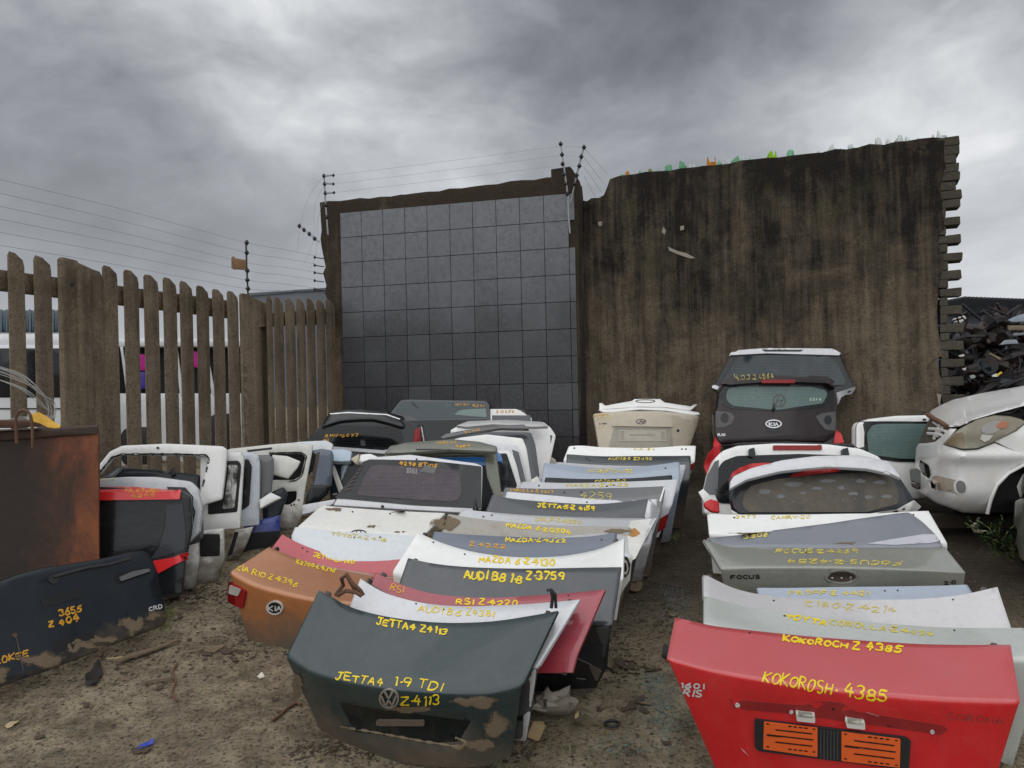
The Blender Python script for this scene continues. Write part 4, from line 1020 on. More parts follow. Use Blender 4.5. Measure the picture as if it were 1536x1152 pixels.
t, o = lid('red boot lid with yellow writing between copper lid and pale silver lid',
  [(423,801),(450,815),(490,829),(540,834),(620,840)], (5.42, 5.32), M_crimr if False else paint('rose_red', (.5, .025, .04), .36, .3, .3, dcol=(.25, .1, .09)), L=.36, drop=.28, dLv=(-.14,0), dR=(0,0),
  txt=[('JETTA.Z3920', (471,829), (532,840), 8, YEL, None, 2.3)])
t, o = lid('pale silver blue boot lid with round emblem sketch left of beige one',
  [(442,790),(490,795),(560,800),(640,804)], (5.58, 5.5), M_lsb if False else paint('ice_silver', (.60, .64, .67), .38, .25, .3, metal=.1), L=.36, drop=.25, dLv=(-.02,0), dR=(-.0,0),
  txt=[('TOYOTA.Z.4118', (497,801), (580,811), 6, YEL, None, 1.9)])
t, o = lid('chalky white boot lid with earth crumbs in front of mauve rear glass',
  [(482,757),(540,762),(600,766),(668,769)], (5.98, 5.86), M_crm,
  ridge=[(445,790),(500,797),(560,801),(632,806)], rd=(5.68, 5.56), bottom=[(440,840),(500,850),(560,860),(630,870)], bd=(5.7,5.56), bow=.0)
relief('oval_emblem', o, ell(538,800,12,5), M_blk, t, h=.004, holes=[ell(538,800,10.5,3.8)], keep=False); relief('oval_emblem', o, ell(538,800,4,5), M_blk, t, h=.004, holes=[ell(538,800,3,4)], keep=False)
for k, b_ in enumerate(((500,764,22,3.5,1),(558,790,14,3,2),(600,768,18,1.6,6),(600,798,12,2,9))): relief('earth_crumbs', o, blob(*b_, amp=1.1), M_tan, t, h=.003, keep=False)
# ---- right column, from the front
t, o = lid('bright red boot lid with orange number plate inserts at front of right column',
  [(1013,924),(1060,935),(1150,946),(1260,957),(1380,963),(1516,964)], (3.52, 3.22), M_red,
  ridge=[(1000,988),(1060,1001),(1150,1014),(1260,1027),(1380,1040),(1532,1053)], rd=(3.22, 2.92),
  bottom=[(1098,1215),(1200,1225),(1300,1232),(1400,1236),(1476,1232)], bd=(3.30, 2.98), bow=.06, nx=71, fold=.022,
  dents=[([(1104,1048),(1225,1058),(1248,1052),(1270,1062),(1420,1090),(1416,1128),(1400,1200),(1130,1180)], .016, 9)])
relief('shaded_recess_band', o, [(1094,1048),(1110,1050),(1205,1058),(1228,1051),(1262,1054),(1284,1067),(1415,1088),(1422,1094),(1412,1102),(1290,1085),(1180,1070),(1100,1063)], paint('shaded_red', (.30, .006, .010), .5, .35, .1, dcol=(.1,.03,.03), top=.3), t, h=.0015, rc=3)  # darker red paints the shade of the recessed band
bp = relief('number_plate_holder', o, [(1132,1077),(1140,1078),(1358,1104),(1365,1109),(1362,1150),(1355,1152),(1138,1124),(1132,1118)], M_black, t, h=.012, rc=2)
for (a, b_, c_, d_) in (((1146,1082),(1226,1091),(1226,1134),(1145,1122)), ((1262,1097),(1350,1108),(1349,1150),(1262,1140))):
    op = relief('orange_insert', bp, [a, b_, c_, d_], plain('orange_plastic', (.75, .12, .02), .5, var=.15), t, h=.007, rc=1.5)
    M_ = Mesh(); x0_, x1_ = a[0], b_[0]; sl_ = (b_[1]-a[1])/(b_[0]-a[0])
    st = []
    for f_, i0, i1 in ((.26,.22,.9),(.48,.06,.92),(.72,.22,.9),(.5,.06,.3)):
        yy = a[1]+(d_[1]-a[1])*f_; st.append([(x0_+(x1_-x0_)*i0, yy+sl_*(x1_-x0_)*i0), (x0_+(x1_-x0_)*i1, yy+sl_*(x1_-x0_)*i1)])
    for f_ in (.07, .93):
        yy = a[1]+(d_[1]-a[1])*f_
        for i0 in (.46, .56, .66, .76): st.append([(x0_+(x1_-x0_)*i0, yy+sl_*(x1_-x0_)*i0), (x0_+(x1_-x0_)*(i0+.05), yy+sl_*(x1_-x0_)*(i0+.05))])
        st.append([(x0_+(x1_-x0_)*.05, yy+sl_*(x1_-x0_)*.05), (x0_+(x1_-x0_)*.09, yy+sl_*(x1_-x0_)*.09)]); st.append([(x0_+(x1_-x0_)*.92, yy+sl_*(x1_-x0_)*.92), (x0_+(x1_-x0_)*.95, yy+sl_*(x1_-x0_)*.95)])
    strokes(M_, op, st, 2.0, .002, .05); M_.mk('slots', M_blk, t, smooth=False)
st = [[(1231+k*5, 1094+k*.55), (1231+k*5, 1136+k*.55)] for k in range(6)]
M_ = Mesh(); strokes(M_, bp, st, 2.2, .004, .03); M_.mk('centre_ribs', plain('rib_grey', (.05, .05, .052), .5), t, smooth=False)
for x0_, y0_ in ((1193,1064), (1267,1074)):
    lb = relief('plate_lamp', o, [(x0_,y0_),(x0_+29,y0_+4),(x0_+29,y0_+16),(x0_+2,y0_+13)], plain('lamp_white', (.62, .6, .55), .4, var=.1), t, h=.022, rc=2)
    relief('plate_lamp_lens', lb, [(x0_+4,y0_+3),(x0_+25,y0_+6),(x0_+25,y0_+12.5),(x0_+5,y0_+10)], plain('lamp_lens', (.25, .25, .2), .25), t, h=.003, rc=1, keep=False)
for cx, cy in ((1106,1057),(1187,1067),(1398,1097)): relief('rivet', o, ell(cx,cy,3.2,3,14), M_chr, t, h=.006, keep=False)
for cx, cy, a, b_ in ((1250,1063,2,2.6),(1336,1087,6,3),(1150,1062,4,2.5)): relief('hole', o, ell(cx,cy,a,b_,12), M_blk, t, h=.003, keep=False)
text(o, 'KOKOROCH', (1175,955), (1271,966), 9, YEL, parent=t, w=3.6, mid=(1222,962)); text(o, 'Z 4385', (1278,968), (1353,974), 12, YEL, parent=t, w=3.6)
text(o, 'KOKOROSH.', (1144,1022), (1252,1042), 18, YEL, parent=t, w=3.0); text(o, '4385', (1265,1042), (1328,1053), 20, YEL, parent=t, w=3.4)
text(o, '160I', (1021,1030), (1056,1032), 8, M_chr, w=2.6, off=.006, wob=0, slant=0, jit=0, name='model_badge', parent=t); text(o, 'RIS', (1025,1042), (1052,1044), 11, M_chr, w=2.6, off=.006, wob=0, slant=.15, jit=0, name='model_badge', parent=t)
text(o, 'CORONA', (1420,1078), (1506,1086), 10, plain('badge_ghost', (.30, .045, .04), .6), w=1.6, wob=.1, slant=0, jit=.1, name='badge_trace', parent=t)
M_ = Mesh(); strokes(M_, o, [[(1112,1122),(1122,1133)],[(1300,1068),(1318,1074)]], 1.2, .002, .3); M_.mk('scratch', plain('scratch_pale', (.5, .3, .28), .6), t, smooth=False)
t, o = lid('silver green boot lid directly behind the bright red one',
  [(1056,893),(1120,908),(1200,920),(1300,931),(1400,938),(1545,942)], (3.86, 3.56), paint('sage_silver', (.50, .53, .49), .38, .3, .4, metal=.1),
  ridge=[(1056,935),(1150,960),(1300,985),(1400,990),(1570,985)], rd=(3.58, 3.25), bottom=[(1070,1060),(1200,1090),(1400,1110),(1520,1150)], bd=(3.62, 3.3), nx=45,
  txt=[('TOYTA', (1178,922), (1240,932), 8, YEL, None, 3.0), ('COROLLA.Z.4424', (1244,934), (1400,952), 8, YEL, None, 2.6)])
t, o = lid('pinkish silver boot lid with upswept corners behind the silver green one',
  [(1056,861),(1090,878),(1145,892),(1250,899),(1380,897),(1450,890),(1496,879)], (4.12, 3.98), M_lil,
  ridge=[(1056,897),(1150,925),(1300,945),(1400,955),(1520,950)], rd=(3.85, 3.66), bottom=[(1065,1010),(1200,1030),(1400,1040),(1515,1040)], bd=(3.9, 3.7), nx=45,
  txt=[('C180.Z.4214', (1207,904), (1343,914), 10, YEL, None, 2.0)])
t, o = lid('blue silver boot lid showing as thin strip below the empty oval badge',
  [(1135,881),(1200,881),(1300,880),(1400,878),(1452,876)], (4.3, 4.2), M_ltb, L=.26, drop=.26, dR=(.02,0), dLv=(0,0), txt=[('PROFF.Z 4421', (1183,892), (1302,893), 6.5, YEL, None, 2.6)])
t, o = lid('greenish silver boot lid with empty oval badge recess on its face',
  [(1056,808),(1066,817),(1110,820),(1200,821),(1300,821),(1418,820)], (4.72, 4.66), M_silg,
  ridge=[(1081,853),(1120,850),(1200,848),(1290,849),(1380,853),(1450,858)], rd=(4.42, 4.32), bottom=[(1092,915),(1200,925),(1300,925),(1440,918)], bd=(4.5, 4.4), nx=61, bow=.04, fold=.018,
  dents=[(ell(1262,865,22,9), .02, 3)])
relief('badge_rim', o, ell(1262,865,25,10.5), M_silg, t, h=.006, holes=[ell(1262,865,22,8.5)], keep=False); relief('badge_recess', o, ell(1262,865,21,8), plain('brown_recess', (.07, .05, .035), .7), t, h=.002, keep=False)
text(o, 'FOCUS', (1096,868), (1140,867), 6, M_blk, w=1.8, off=.004, wob=0, slant=0, jit=0, name='model_badge', parent=t); text(o, '2.0', (1416,877), (1434,875), 6, M_blk, w=1.6, off=.004, wob=0, slant=0, jit=0, name='model_badge', parent=t)
text(o, 'FOCUS.Z.4269', (1164,823.5), (1286,824), 6.5, YEL, parent=t, w=2.4); text(o, 'FOCUS.Z.4259', (1352,842), (1182,839), 6.5, YEL, parent=t, w=2.2)
for cx in (1248, 1262, 1276): relief('screw', o, ell(cx,866,1.8,1.8,10), M_chr, t, h=.004, keep=False)
# skewed grey-blue lid lying across, then white
SK = S(1240, 810, 4.98, 62, -3)
t = thing('boot_lid', 'grey blue boot lid lying skewed with scraped dented corner in right column', 'boot lid')
o = panel('outer_skin', SK, [(1058,806),(1120,800),(1240,784),(1345,769),(1364,767),(1385,782),(1404,801),(1416,820),(1330,824),(1200,822),(1070,822)], M_blu2 if False else paint('steel_blue', (.20, .215, .25), .4, .5, .1, metal=.3, dcol=(.2, .17, .13)), t, th=.04, r=.012, rc=5, wav=.01)
relief('scraped_corner', o, [(1300,816),(1340,809),(1385,802),(1402,802),(1412,812),(1395,815),(1340,818)], paint('scraped_silver', (.5, .5, .55), .35, .5, 0, dcol=(.2,.17,.13)), t, h=.004, rc=3)
relief('earth_crumbs', o, blob(1270,815,30,2.2,2, amp=1.1), M_tan, t, h=.002, keep=False); relief('earth_crumbs', o, blob(1135,800,60,2,3, amp=1.1), M_tan, t, h=.002, keep=False)
text(o, '3508', (1115,803), (1152,799), 5.5, YEL, parent=t, w=2.2)
t, o = lid('white boot lid with curled right corner behind the skewed grey blue lid',
  [(1061,770),(1120,771),(1220,771),(1330,769),(1370,765),(1393,765)], (5.36, 5.3), M_wht, ridge=[(1064,800),(1150,806),(1250,808),(1350,808),(1422,815)], rd=(5.14, 5.0), bottom=[(1070,860),(1150,866),(1300,868),(1418,860)], bd=(5.2, 5.05), nx=41,
  txt=[('3977', (1103,773), (1134,773), 4.5, YEL, None, 1.8), ('CAMRY.20', (1156,774), (1215,772), 5, YEL, None, 1.8)])
# ------------------------------------------------------------------ cream lid and spoilers by the plaster wall
s = S(970, 640, 8.0, 12, 0)
t = thing('boot_lid', 'upright champagne boot lid with empty plate recess against plaster wall', 'boot lid')
o = panel('outer_skin', s, [(889,620),(930,617),(990,617),(1050,623),(1046,640),(1036,668),(1030,690),(1000,700),(930,700),(900,690),(895,655)], M_gold, t, th=.05, r=.02, rc=5, bulge=.03)
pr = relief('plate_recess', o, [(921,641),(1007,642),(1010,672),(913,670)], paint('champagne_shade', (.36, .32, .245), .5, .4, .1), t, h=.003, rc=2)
relief('handle_bar', o, [(918,637),(924,631),(940,628.5),(985,628.5),(1000,631),(1008,637),(1008,641),(918,639.5)], M_gold, t, h=.025, rc=2)
relief('plate_mount', pr, rect(928,645,999,662), plain('pale_mount', (.5, .46, .38), .6), t, h=.004, holes=[rect(944,652,982,654), rect(931,647,936,660), rect(992,648,997,660)], keep=False)
relief('badge_rim', o, ell(961,633,7.5,4), M_inner, t, h=.028, holes=[ell(961,633,6.3,3)], keep=False)
text(o, 'H', (957.5,635), (964,635), 4.5, M_inner, parent=t, w=1.2, off=.03, wob=0, slant=.4, jit=0, name='badge_letters')
relief('lock_hole', o, ell(1017,646,2.3,2.1,12), M_blk, t, h=.003, keep=False)
text(o, '3701', (895,631), (913,629), 5.5, YEL, parent=t, w=1.2); text(o, 'HYUNDAI', (892,625), (913,622), 3.5, ORG, parent=t, w=1); text(o, '2006', (894,643), (907,642), 4, YEL, parent=t, w=1); text(o, 'ACCENT', (899,636.5), (910,636.5), 2.5, M_blk, parent=t, w=.9, wob=0)
s = S(970, 605, 8.25, 45, 0)
o = panel('rear_spoiler', s, [(899,604),(903,604),(908,608),(930,604),(947,601),(952,598),(990,598),(997,603),(1015,606),(1036,609),(1042,606),(1046,606),(1040,612),(1035,616),(1000,611),(960,610),(920,613),(899,614)], M_wht, th=.02, r=.008, res=.06)
tag(o, 'white rear spoiler with black oval mark lying on the champagne boot lid', 'spoiler')
relief('oval_mark', o, ell(968,602,15,2.6), M_blk, o, h=.003, holes=[ell(968,602,13,1.8)], keep=False)
s = S(970, 614, 8.1, 45, 0)
o = panel('rear_spoiler', s, [(898,614),(925,613),(950,610.5),(995,611),(1020,614),(1048,618),(1050,621),(1040,622),(1000,616),(960,614),(920,618),(905,618)], M_wht, th=.02, r=.006, res=.06)
tag(o, 'thin white spoiler wedged between upper spoiler and champagne boot lid', 'spoiler')
# ------------------------------------------------------------------ right column tailgates
s = S(1180, 560, 7.75, 22, 0)
t = thing('tailgate', 'silver tailgate with wide grey rear glass leaning topmost on plaster wall', 'tailgate')
o = panel('frame', s, [(1069,583),(1072,578),(1097,529),(1110,525),(1154,523),(1248,524),(1259,529),(1266,545),(1283,582),(1276,588),(1258,592),(1250,700),(1085,700),(1080,590)], M_trim, t, th=.05, r=.015, rc=2)
relief('rear_glass', o, [(1084,572),(1107,535),(1150,533),(1242,534),(1255,545),(1268,572),(1266,578),(1084,578)], G_gy, t, h=.006, rc=3)
relief('roof_edge', o, [(1093,534),(1097,528),(1154,524),(1248,525),(1259,531),(1258,534),(1150,531)], M_silv, t, h=.02, rc=1)
relief('roof_slots', o, [(1143,526),(1204,526),(1200,528.5),(1146,528.5)], M_blk, t, h=.024, keep=False)
relief('side_wing', o, [(1254,590),(1281,581),(1282,585),(1262,596),(1257,608)], M_silv, t, h=.02); relief('side_wing', o, [(1068,577),(1078,581),(1076,585),(1068,582)], M_silv, t, h=.02)
s = S(1165, 620, 7.1, 14, 0)
t = thing('tailgate', 'dark brown hatchback tailgate with oval badge and greenish rear glass', 'tailgate')
o = panel('body', s, [(1075,612),(1077,590),(1087,574),(1110,568),(1154,565),(1200,566),(1238,570),(1252,580),(1256,596),(1255,612),(1256,640),(1252,655),(1238,664),(1165,666),(1077,666),(1072,650),(1071,620)], M_brn, t, th=.07, r=.03, rc=4, bulge=.08)
gs = relief('window_surround', o, [(1079,604),(1080,588),(1090,576),(1150,570),(1236,575),(1248,584),(1250,602),(1235,611),(1165,617),(1095,613)], M_blkp, t, h=.006, rc=6)
rg = relief('rear_glass', gs, [(1089,594),(1092,583),(1110,580),(1160,581),(1215,580),(1238,585),(1241,592),(1234,605),(1165,615),(1100,609),(1091,602)], G_gn, t, h=.004, rc=4)
relief('spoiler_lip', o, [(1084,580),(1095,572),(1150,566),(1235,570),(1250,580),(1248,586),(1236,577),(1160,574),(1096,579)], M_brn, t, h=.06, rc=2)
relief('brake_lamp', o, rect(1140,572,1188,577), M_lamp, t, h=.065, rc=1, keep=False)
M_ = Mesh(); strokes(M_, rg, [ell(1169,601,9,9,20)+[(1178,601)], [(1163,607),(1168,594)], [(1170,608),(1176,595)], [(1165,602),(1175,600)]], 1.2, .003, .1); M_.mk('logo_sticker', M_inner, t, smooth=False)
text(rg, '2264', (1214,601), (1231,601), 4, plain('pale_marker', (.5, .62, .5), .6), parent=t, w=1.1); relief('wiper', rg, [(1158,614),(1160,605),(1161,605),(1163,614),(1160,619)], M_blk, t, h=.012, keep=False)
for pts, hole in (([(1074,616),(1096,619),(1102,625),(1097,636),(1086,641),(1074,641)], ell(1087,627,6,7.5)), ([(1223,625),(1232,620),(1253,617),(1253,646),(1238,645),(1230,636)], ell(1242,630,5.5,7))):
    c_ = relief('lamp_cavity', o, pts, plain('cavity_grey', (.09, .085, .085), .5), t, h=.004, rc=2); relief('lamp_socket', c_, hole, M_blk, t, h=.003, keep=False)
bd_ = relief('badge', o, ell(1160,636,11.5,5.8), M_blk, t, h=.008); relief('badge_rim', o, ell(1160,636,12.2,6.4), M_chr, t, h=.011, holes=[ell(1160,636,10.4,4.8)], keep=False)
text(bd_, 'KIA', (1153.5,638.6), (1167,638.6), 5.2, M_chr, parent=t, w=1.4, off=.004, wob=0, slant=0, jit=0, name='badge_letters')
relief('handle_recess', o, [(1149,644),(1171,644),(1169,649),(1151,649)], M_blk, t, h=.003, rc=1.5); text(o, 'RIO', (1077,654), (1088,654), 4, M_chr, parent=t, w=1.1, off=.004, wob=0, slant=0, jit=0, name='model_badge')
text(o, 'RIO.3.Z.4264', (1103,573), (1158,569.5), 4, plain('faded_yellow', (.5,.42,.12), .7), parent=t, w=1, off=.06)
# red crumpled plastics left and right of it
def crumple(nm, s, outline, mat, lab, cat, amp=.05, sd=0, th=.006, group=None, res=.035, **k):
    o = panel(nm, s, outline, mat, th=th, r=0, res=res, bv=True, **k)
    for v in o.data.vertices: v.co += s.n*(noise.noise(v.co*7+Vector((sd,)*3))*amp+noise.noise(v.co*19)*amp*.4)
    return tag(o, lab, cat, group)
M_rp = plain('red_plastic', (.55, .012, .015), .35, var=.2)
crumple('red_plastic_sheet', S(1068, 690, 6.9, 10, 20), [(1075,655),(1082,668),(1078,690),(1066,705),(1058,712),(1056,700),(1062,680),(1070,672)], M_rp, 'crumpled red plastic squeezed left of the dark brown tailgate', 'plastic')
crumple('red_plastic_sheet', S(1258, 656, 6.95, 10, -20), [(1254,645),(1262,650),(1266,664),(1250,666),(1252,655)], M_rp, 'small bit of crumpled red plastic right of the dark brown tailgate', 'plastic')
crumple('red_rag', S(1130, 705, 5.98, 30, 0), [(1093,722),(1098,710),(1110,701),(1130,696),(1170,692),(1178,694),(1150,703),(1120,712),(1100,722)], M_rp, 'red rag draped over the top of the silver tailgate with dirty glass', 'rag', amp=.03)
s = S(1200, 700, 6.25, 20, 0)
t = thing('tailgate', 'white arched tailgate with red brake lamp and two black spoiler brackets', 'tailgate')
o = panel('frame', s, [(1055,742),(1061,712),(1070,690),(1084,676),(1105,669),(1160,666),(1240,667),(1290,673),(1318,684),(1332,700),(1340,780),(1085,780),(1056,770)], M_wht, t, th=.06, r=.02, rc=4, bulge=.04)
relief('rear_glass', o, [(1072,742),(1076,705),(1084,692),(1105,684),(1200,681),(1290,684),(1310,690),(1325,745),(1200,760),(1078,755)], G_dk, t, h=.006, rc=5)
relief('corner_frame', o, [(1056,741),(1062,712),(1072,693),(1078,690),(1076,742)], M_char, t, h=.008)
relief('brake_lamp', o, rect(1159,668.5,1232,675.5), M_lamp, t, h=.012, rc=1.5)
for x_ in (1122, 1261): relief('spoiler_bracket', o, [(x_,675),(x_+8,673),(x_+10,684),(x_+7,687),(x_,686)], M_navy, t, h=.035, rc=1)
relief('screw', o, ell(1098,693,2,2,10), M_blk, t, h=.009, keep=False)
panel('top_gasket', S(1180, 668, 6.3, 20, 0), [(1080,668),(1110,664),(1180,662),(1280,666),(1284,670),(1180,666)], M_black, t, th=.04, r=.005)
s = S(1069, 762, 5.75, 20, 0)
tag(panel('red_bumper_piece', s, [(1056,754),(1066,748),(1079,752),(1080,769),(1068,768),(1058,761)], M_rp, th=.03, r=.01, rc=2), 'small red bumper piece sticking out at left foot of right column', 'bumper piece')
tag(panel('white_trim_piece', S(1062,742,5.9,20,0), [(1048,738),(1055,733),(1064,742),(1066,750),(1056,752)], M_wht, th=.02, r=.005), 'small pointed white trim piece left of the arched white tailgate', 'trim piece')
s = S(1232, 730, 5.72, 26, 0)
t = thing('tailgate', 'silver tailgate with long spoiler lip and dirt caked rear glass', 'tailgate')
o = panel('frame', s, [(1096,742),(1096,716),(1110,708),(1160,698),(1230,691),(1290,690),(1334,696),(1352,718),(1372,748),(1368,762),(1350,768),(1300,772),(1110,772),(1100,762)], M_trim, t, th=.06, r=.02, rc=4, bulge=.03)
relief('rear_glass', o, [(1112,758),(1118,738),(1128,728),(1165,719),(1230,712),(1300,709),(1332,711),(1344,728),(1349,744),(1346,756),(1300,768),(1120,768)], G_db, t, h=.005, rc=6)
for k,(cx,cy,rx,ry) in enumerate(((1148,738,10,4),(1190,727,14,4),(1240,722,12,3),(1262,732,6,3),(1280,741,9,2.5),(1302,746,6,3),(1320,724,9,3),(1225,733,9,2.5),(1290,722,7,3),(1330,745,8,3),(1170,745,7,3),(1205,740,5,2))): relief('dirt_smear', o, blob(cx,cy,rx,ry,k,16,.6), plain('grey_dirt', (.17,.17,.172), .8, var=.4, scale=40), t, h=.0065, keep=False, edge=False)
relief('lower_edge', o, [(1098,765),(1110,772),(1300,771),(1345,764),(1371,750),(1382,760),(1375,767),(1300,776),(1104,776)], M_wht, t, h=.01)
SPL = S(1220, 705, 5.66, 45, 0)
o2 = panel('spoiler', SPL, [(1095,733),(1095,722),(1100,714),(1125,704),(1170,694),(1222,688),(1290,685),(1333,692),(1346,706),(1352,717),(1338,712),(1300,706),(1240,705),(1170,711),(1120,721)], M_silv, t, th=.03, r=.014, rc=2, bulge=.04)
relief('brake_lamp', o2, [(1183,716.5),(1190,711),(1208,706),(1255,702.5),(1262,707)], M_lamp, t, h=.012)
crumple('dead_leaf_litter', S(1220, 703, 5.6, 45, 0), [(1150,706),(1180,703),(1220,698),(1260,699),(1220,704),(1180,708)], M_tan, 'strip of earth and leaf crumbs lying on the silver spoiler lip', 'dirt', amp=.01) if False else None
# white off-roader tailgate by the car
s = S(1340, 660, 7.0, 12, 4)
t = thing('tailgate', 'white tailgate with pale green glass between plaster wall and white car', 'tailgate')
o = panel('frame', s, [(1284,640),(1287,633),(1304,628),(1345,623),(1392,622),(1450,625),(1450,745),(1345,750),(1325,720),(1300,700),(1284,680)], M_wht, t, th=.08, r=.02, rc=3)
relief('window_surround', o, [(1284,640),(1288,633),(1305,632),(1350,632),(1448,633),(1445,694),(1345,693),(1300,686),(1284,672)], M_blkp, t, h=.006, rc=2)
relief('rear_glass', o, [(1300,650),(1308,638),(1320,636),(1440,636),(1438,690),(1350,688),(1302,682)], G_gn, t, h=.010, rc=4)
relief('washer_jet', o, rect(1384,628,1388,631), M_blk, t, h=.01, keep=False)
# ------------------------------------------------------------------ white car front
def pskin(name, outline, D, mat, par, th=.03, rc=0, res=6, holes=(), edge=.02):
    ol = roundc(outline, rc) if rc else list(outline); holes = [list(h) for h in holes]
    P2, tris, rd = fill2d(ol, holes, res, 1.5); tris = [tuple(reversed(t_)) for t_ in tris]
    fr = [P(x, y, D(x, y)+(edge*(1-min(1, r_/1.5))**2)) for (x, y), r_ in zip(P2, rd)]; bk = [P(x, y, D(x, y)+th+edge) for x, y in P2]
    vs, fs = shell(fr, bk, tris)
    return mk(name, vs, fs, mat, par, bv=True, ang=45)
def DF(x, y):
    k = max(0, (1448-x)/76.0)
    d = 6.0+.8*k*k+(.0012*max(0, x-1448)); 
    d += .10*max(0, (650-y)/40.0) + .12*max(0, (y-735)/35.0)**2
    d -= .05*math.exp(-((y-684)/10.0)**2)*(1-min(1, k))
    return d
car = thing('damaged_car', 'dusty white car with broken grille and clouded headlamp, front end only', 'car')
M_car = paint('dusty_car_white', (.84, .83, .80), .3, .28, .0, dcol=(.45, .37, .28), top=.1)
bp = pskin('front_bumper', [(1374,672),(1378,665),(1388,665),(1402,663),(1412,655),(1424,642),(1436,643),(1427,655),(1415,667),(1444,675),(1466,674),(1491,664),(1520,676),(1600,700),(1600,712),(1536,697),(1512,710),(1495,728),(1486,750),(1481,771),(1444,769),(1405,755),(1378,738),(1372,700)], DF, M_car, car, rc=2, res=5,
   holes=[[(1380,690),(1393,698),(1396,712),(1394,718),(1384,712),(1379,700)], [(1396,722),(1404,724),(1404,735),(1397,732)]])
pskin('bonnet', [(1393,623),(1396,616),(1410,608),(1428,600),(1470,590),(1522,581),(1600,566),(1700,556),(1700,585),(1600,600),(1536,609),(1496,619),(1462,629),(1440,640),(1423,641),(1408,630)], lambda x, y: DF(x, 655)+.03*max(0, 640-.28*(x-1423)-y)*(1 if x > 1423 else 1), M_car, car, rc=2, res=6, th=.02)
pskin('fender', [(1491,662),(1524,646),(1538,634),(1540,620),(1600,603),(1700,588),(1700,700),(1640,720),(1600,700),(1536,685)], lambda x, y: DF(x, 655)+.0+.004*max(0, 650-y), M_car, car, res=8)
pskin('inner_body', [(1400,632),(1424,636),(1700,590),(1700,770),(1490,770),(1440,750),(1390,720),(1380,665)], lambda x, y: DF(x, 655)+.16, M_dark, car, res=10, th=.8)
hl = pskin('headlamp', [(1414,666),(1425,655),(1439,643),(1465,629),(1491,622.5),(1515,624),(1534,629),(1538,634),(1523,646),(1491,663),(1465,673),(1444,674)], lambda x, y: DF(x, y)-.015-.02*math.exp(-((x-1470)/40)**2), glass('clouded_headlamp', (.24, .22, .17), .12, .5, (.40, .36, .28), lines=False), car, rc=4, res=4)
relief('headlamp_reflector', hl, ell(1488,641,17,8.5,rot=-20), plain('lamp_silver', (.42, .40, .37), .25, .5), car, h=.004)
relief('indicator_lens', hl, ell(1503,638,9,5,rot=-15), plain('dull_amber', (.42, .16, .08), .4), car, h=.008, keep=False)
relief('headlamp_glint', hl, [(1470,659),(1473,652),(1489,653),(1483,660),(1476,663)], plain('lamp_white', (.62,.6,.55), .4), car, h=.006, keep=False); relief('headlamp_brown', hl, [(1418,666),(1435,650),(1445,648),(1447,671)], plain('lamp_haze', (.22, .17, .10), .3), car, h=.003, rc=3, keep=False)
pskin('grille', [(1379,664),(1385,646),(1394,628),(1424,638),(1418,652),(1406,664),(1388,667)], lambda x, y: DF(x, 660)+.05, plain('dusty_grille', (.11, .09, .065), .8, var=.4), car, res=3)
for pts in ([(1394,643),(1410,644),(1419,647)], [(1392,650),(1405,651),(1412,652)], [(1401,633),(1408,640),(1401,658)], [(1409,636),(1413,641),(1406,654)]): tube_part('grille_bar', [(x, y, DF(x, 660)+.01) for x, y in pts], .014, M_car, car)
for pts in ([(1392,622),(1402,629),(1410,633),(1420,640)],): tube_part('broken_bonnet_edge', [(x, y, DF(x, 650)+.0) for x, y in pts], .02, M_rust, car)
relief('lower_lip_recess', bp, [(1398,716),(1404,713),(1430,719),(1444,722),(1447,738),(1436,741),(1400,733)], plain('bumper_shade', (.42, .36, .29), .7, rust=.15), car, h=.003, rc=2)
relief('fog_lamp_surround', bp, ell(1440,730,8.5,12,rot=-10), M_car, car, h=.008); fg = relief('fog_lamp', bp, ell(1441,730,6.2,9.5,rot=-10), plain('fog_glass', (.2, .2, .19), .15), car, h=.014)
relief('bumper_hole', bp, [(1396,722),(1404,724),(1403,733),(1398,731)], M_blk, car, h=.006, keep=False); relief('bumper_slot', bp, [(1425,721),(1429,722),(1429,734),(1421,736)], plain('bumper_shade', (.42, .36, .29), .7), car, h=.006, keep=False)
for k, pts in enumerate(([(1364,703),(1374,702),(1392,712),(1394,722),(1378,726),(1366,722)], [(1366,724),(1384,728),(1376,734),(1368,730)])): pskin('exposed_bracket', pts, lambda x, y: 6.62, M_inner if k else plain('grey_bracket', (.2, .21, .2), .6), car, res=3, th=.08)
tube_part('wheel_arch_lip', [(1481,771,6.06),(1486,750,6.05),(1495,728,6.05),(1512,710,6.06),(1536,697,6.08),(1600,710,6.1)], .014, M_car, car)
M_ = Mesh(); M_.box(P(1440, 781, 6.5), (1.0, .12, .10), Matrix.Rotation(.03, 3, 'Y')); tag(M_.mk('support_beam', plain('brown_beam', (.07, .055, .04), .85), smooth=False), 'brown timber beam under the front of the white car', 'beam')
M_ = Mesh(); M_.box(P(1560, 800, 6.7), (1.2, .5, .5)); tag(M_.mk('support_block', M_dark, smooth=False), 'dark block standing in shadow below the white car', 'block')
t = thing('parked_car', 'grey green car corner with dark lamp cut off by right picture edge', 'car')
D2 = lambda x, y: 4.9+.5*max(0, (1545-x)/26)**2
pskin('front_bumper', [(1522,752),(1530,748),(1640,748),(1640,850),(1545,848),(1530,838),(1524,815),(1526,795),(1520,786)], D2, M_jgrn, t, rc=3, th=1.2); pskin('headlamp', [(1525,730),(1534,712),(1640,700),(1640,746),(1530,747)], D2, G_dk, t, rc=2, th=.1); pskin('bonnet', [(1534,711),(1640,690),(1640,702),(1536,713)], D2, M_jgrn, t, th=1.6)
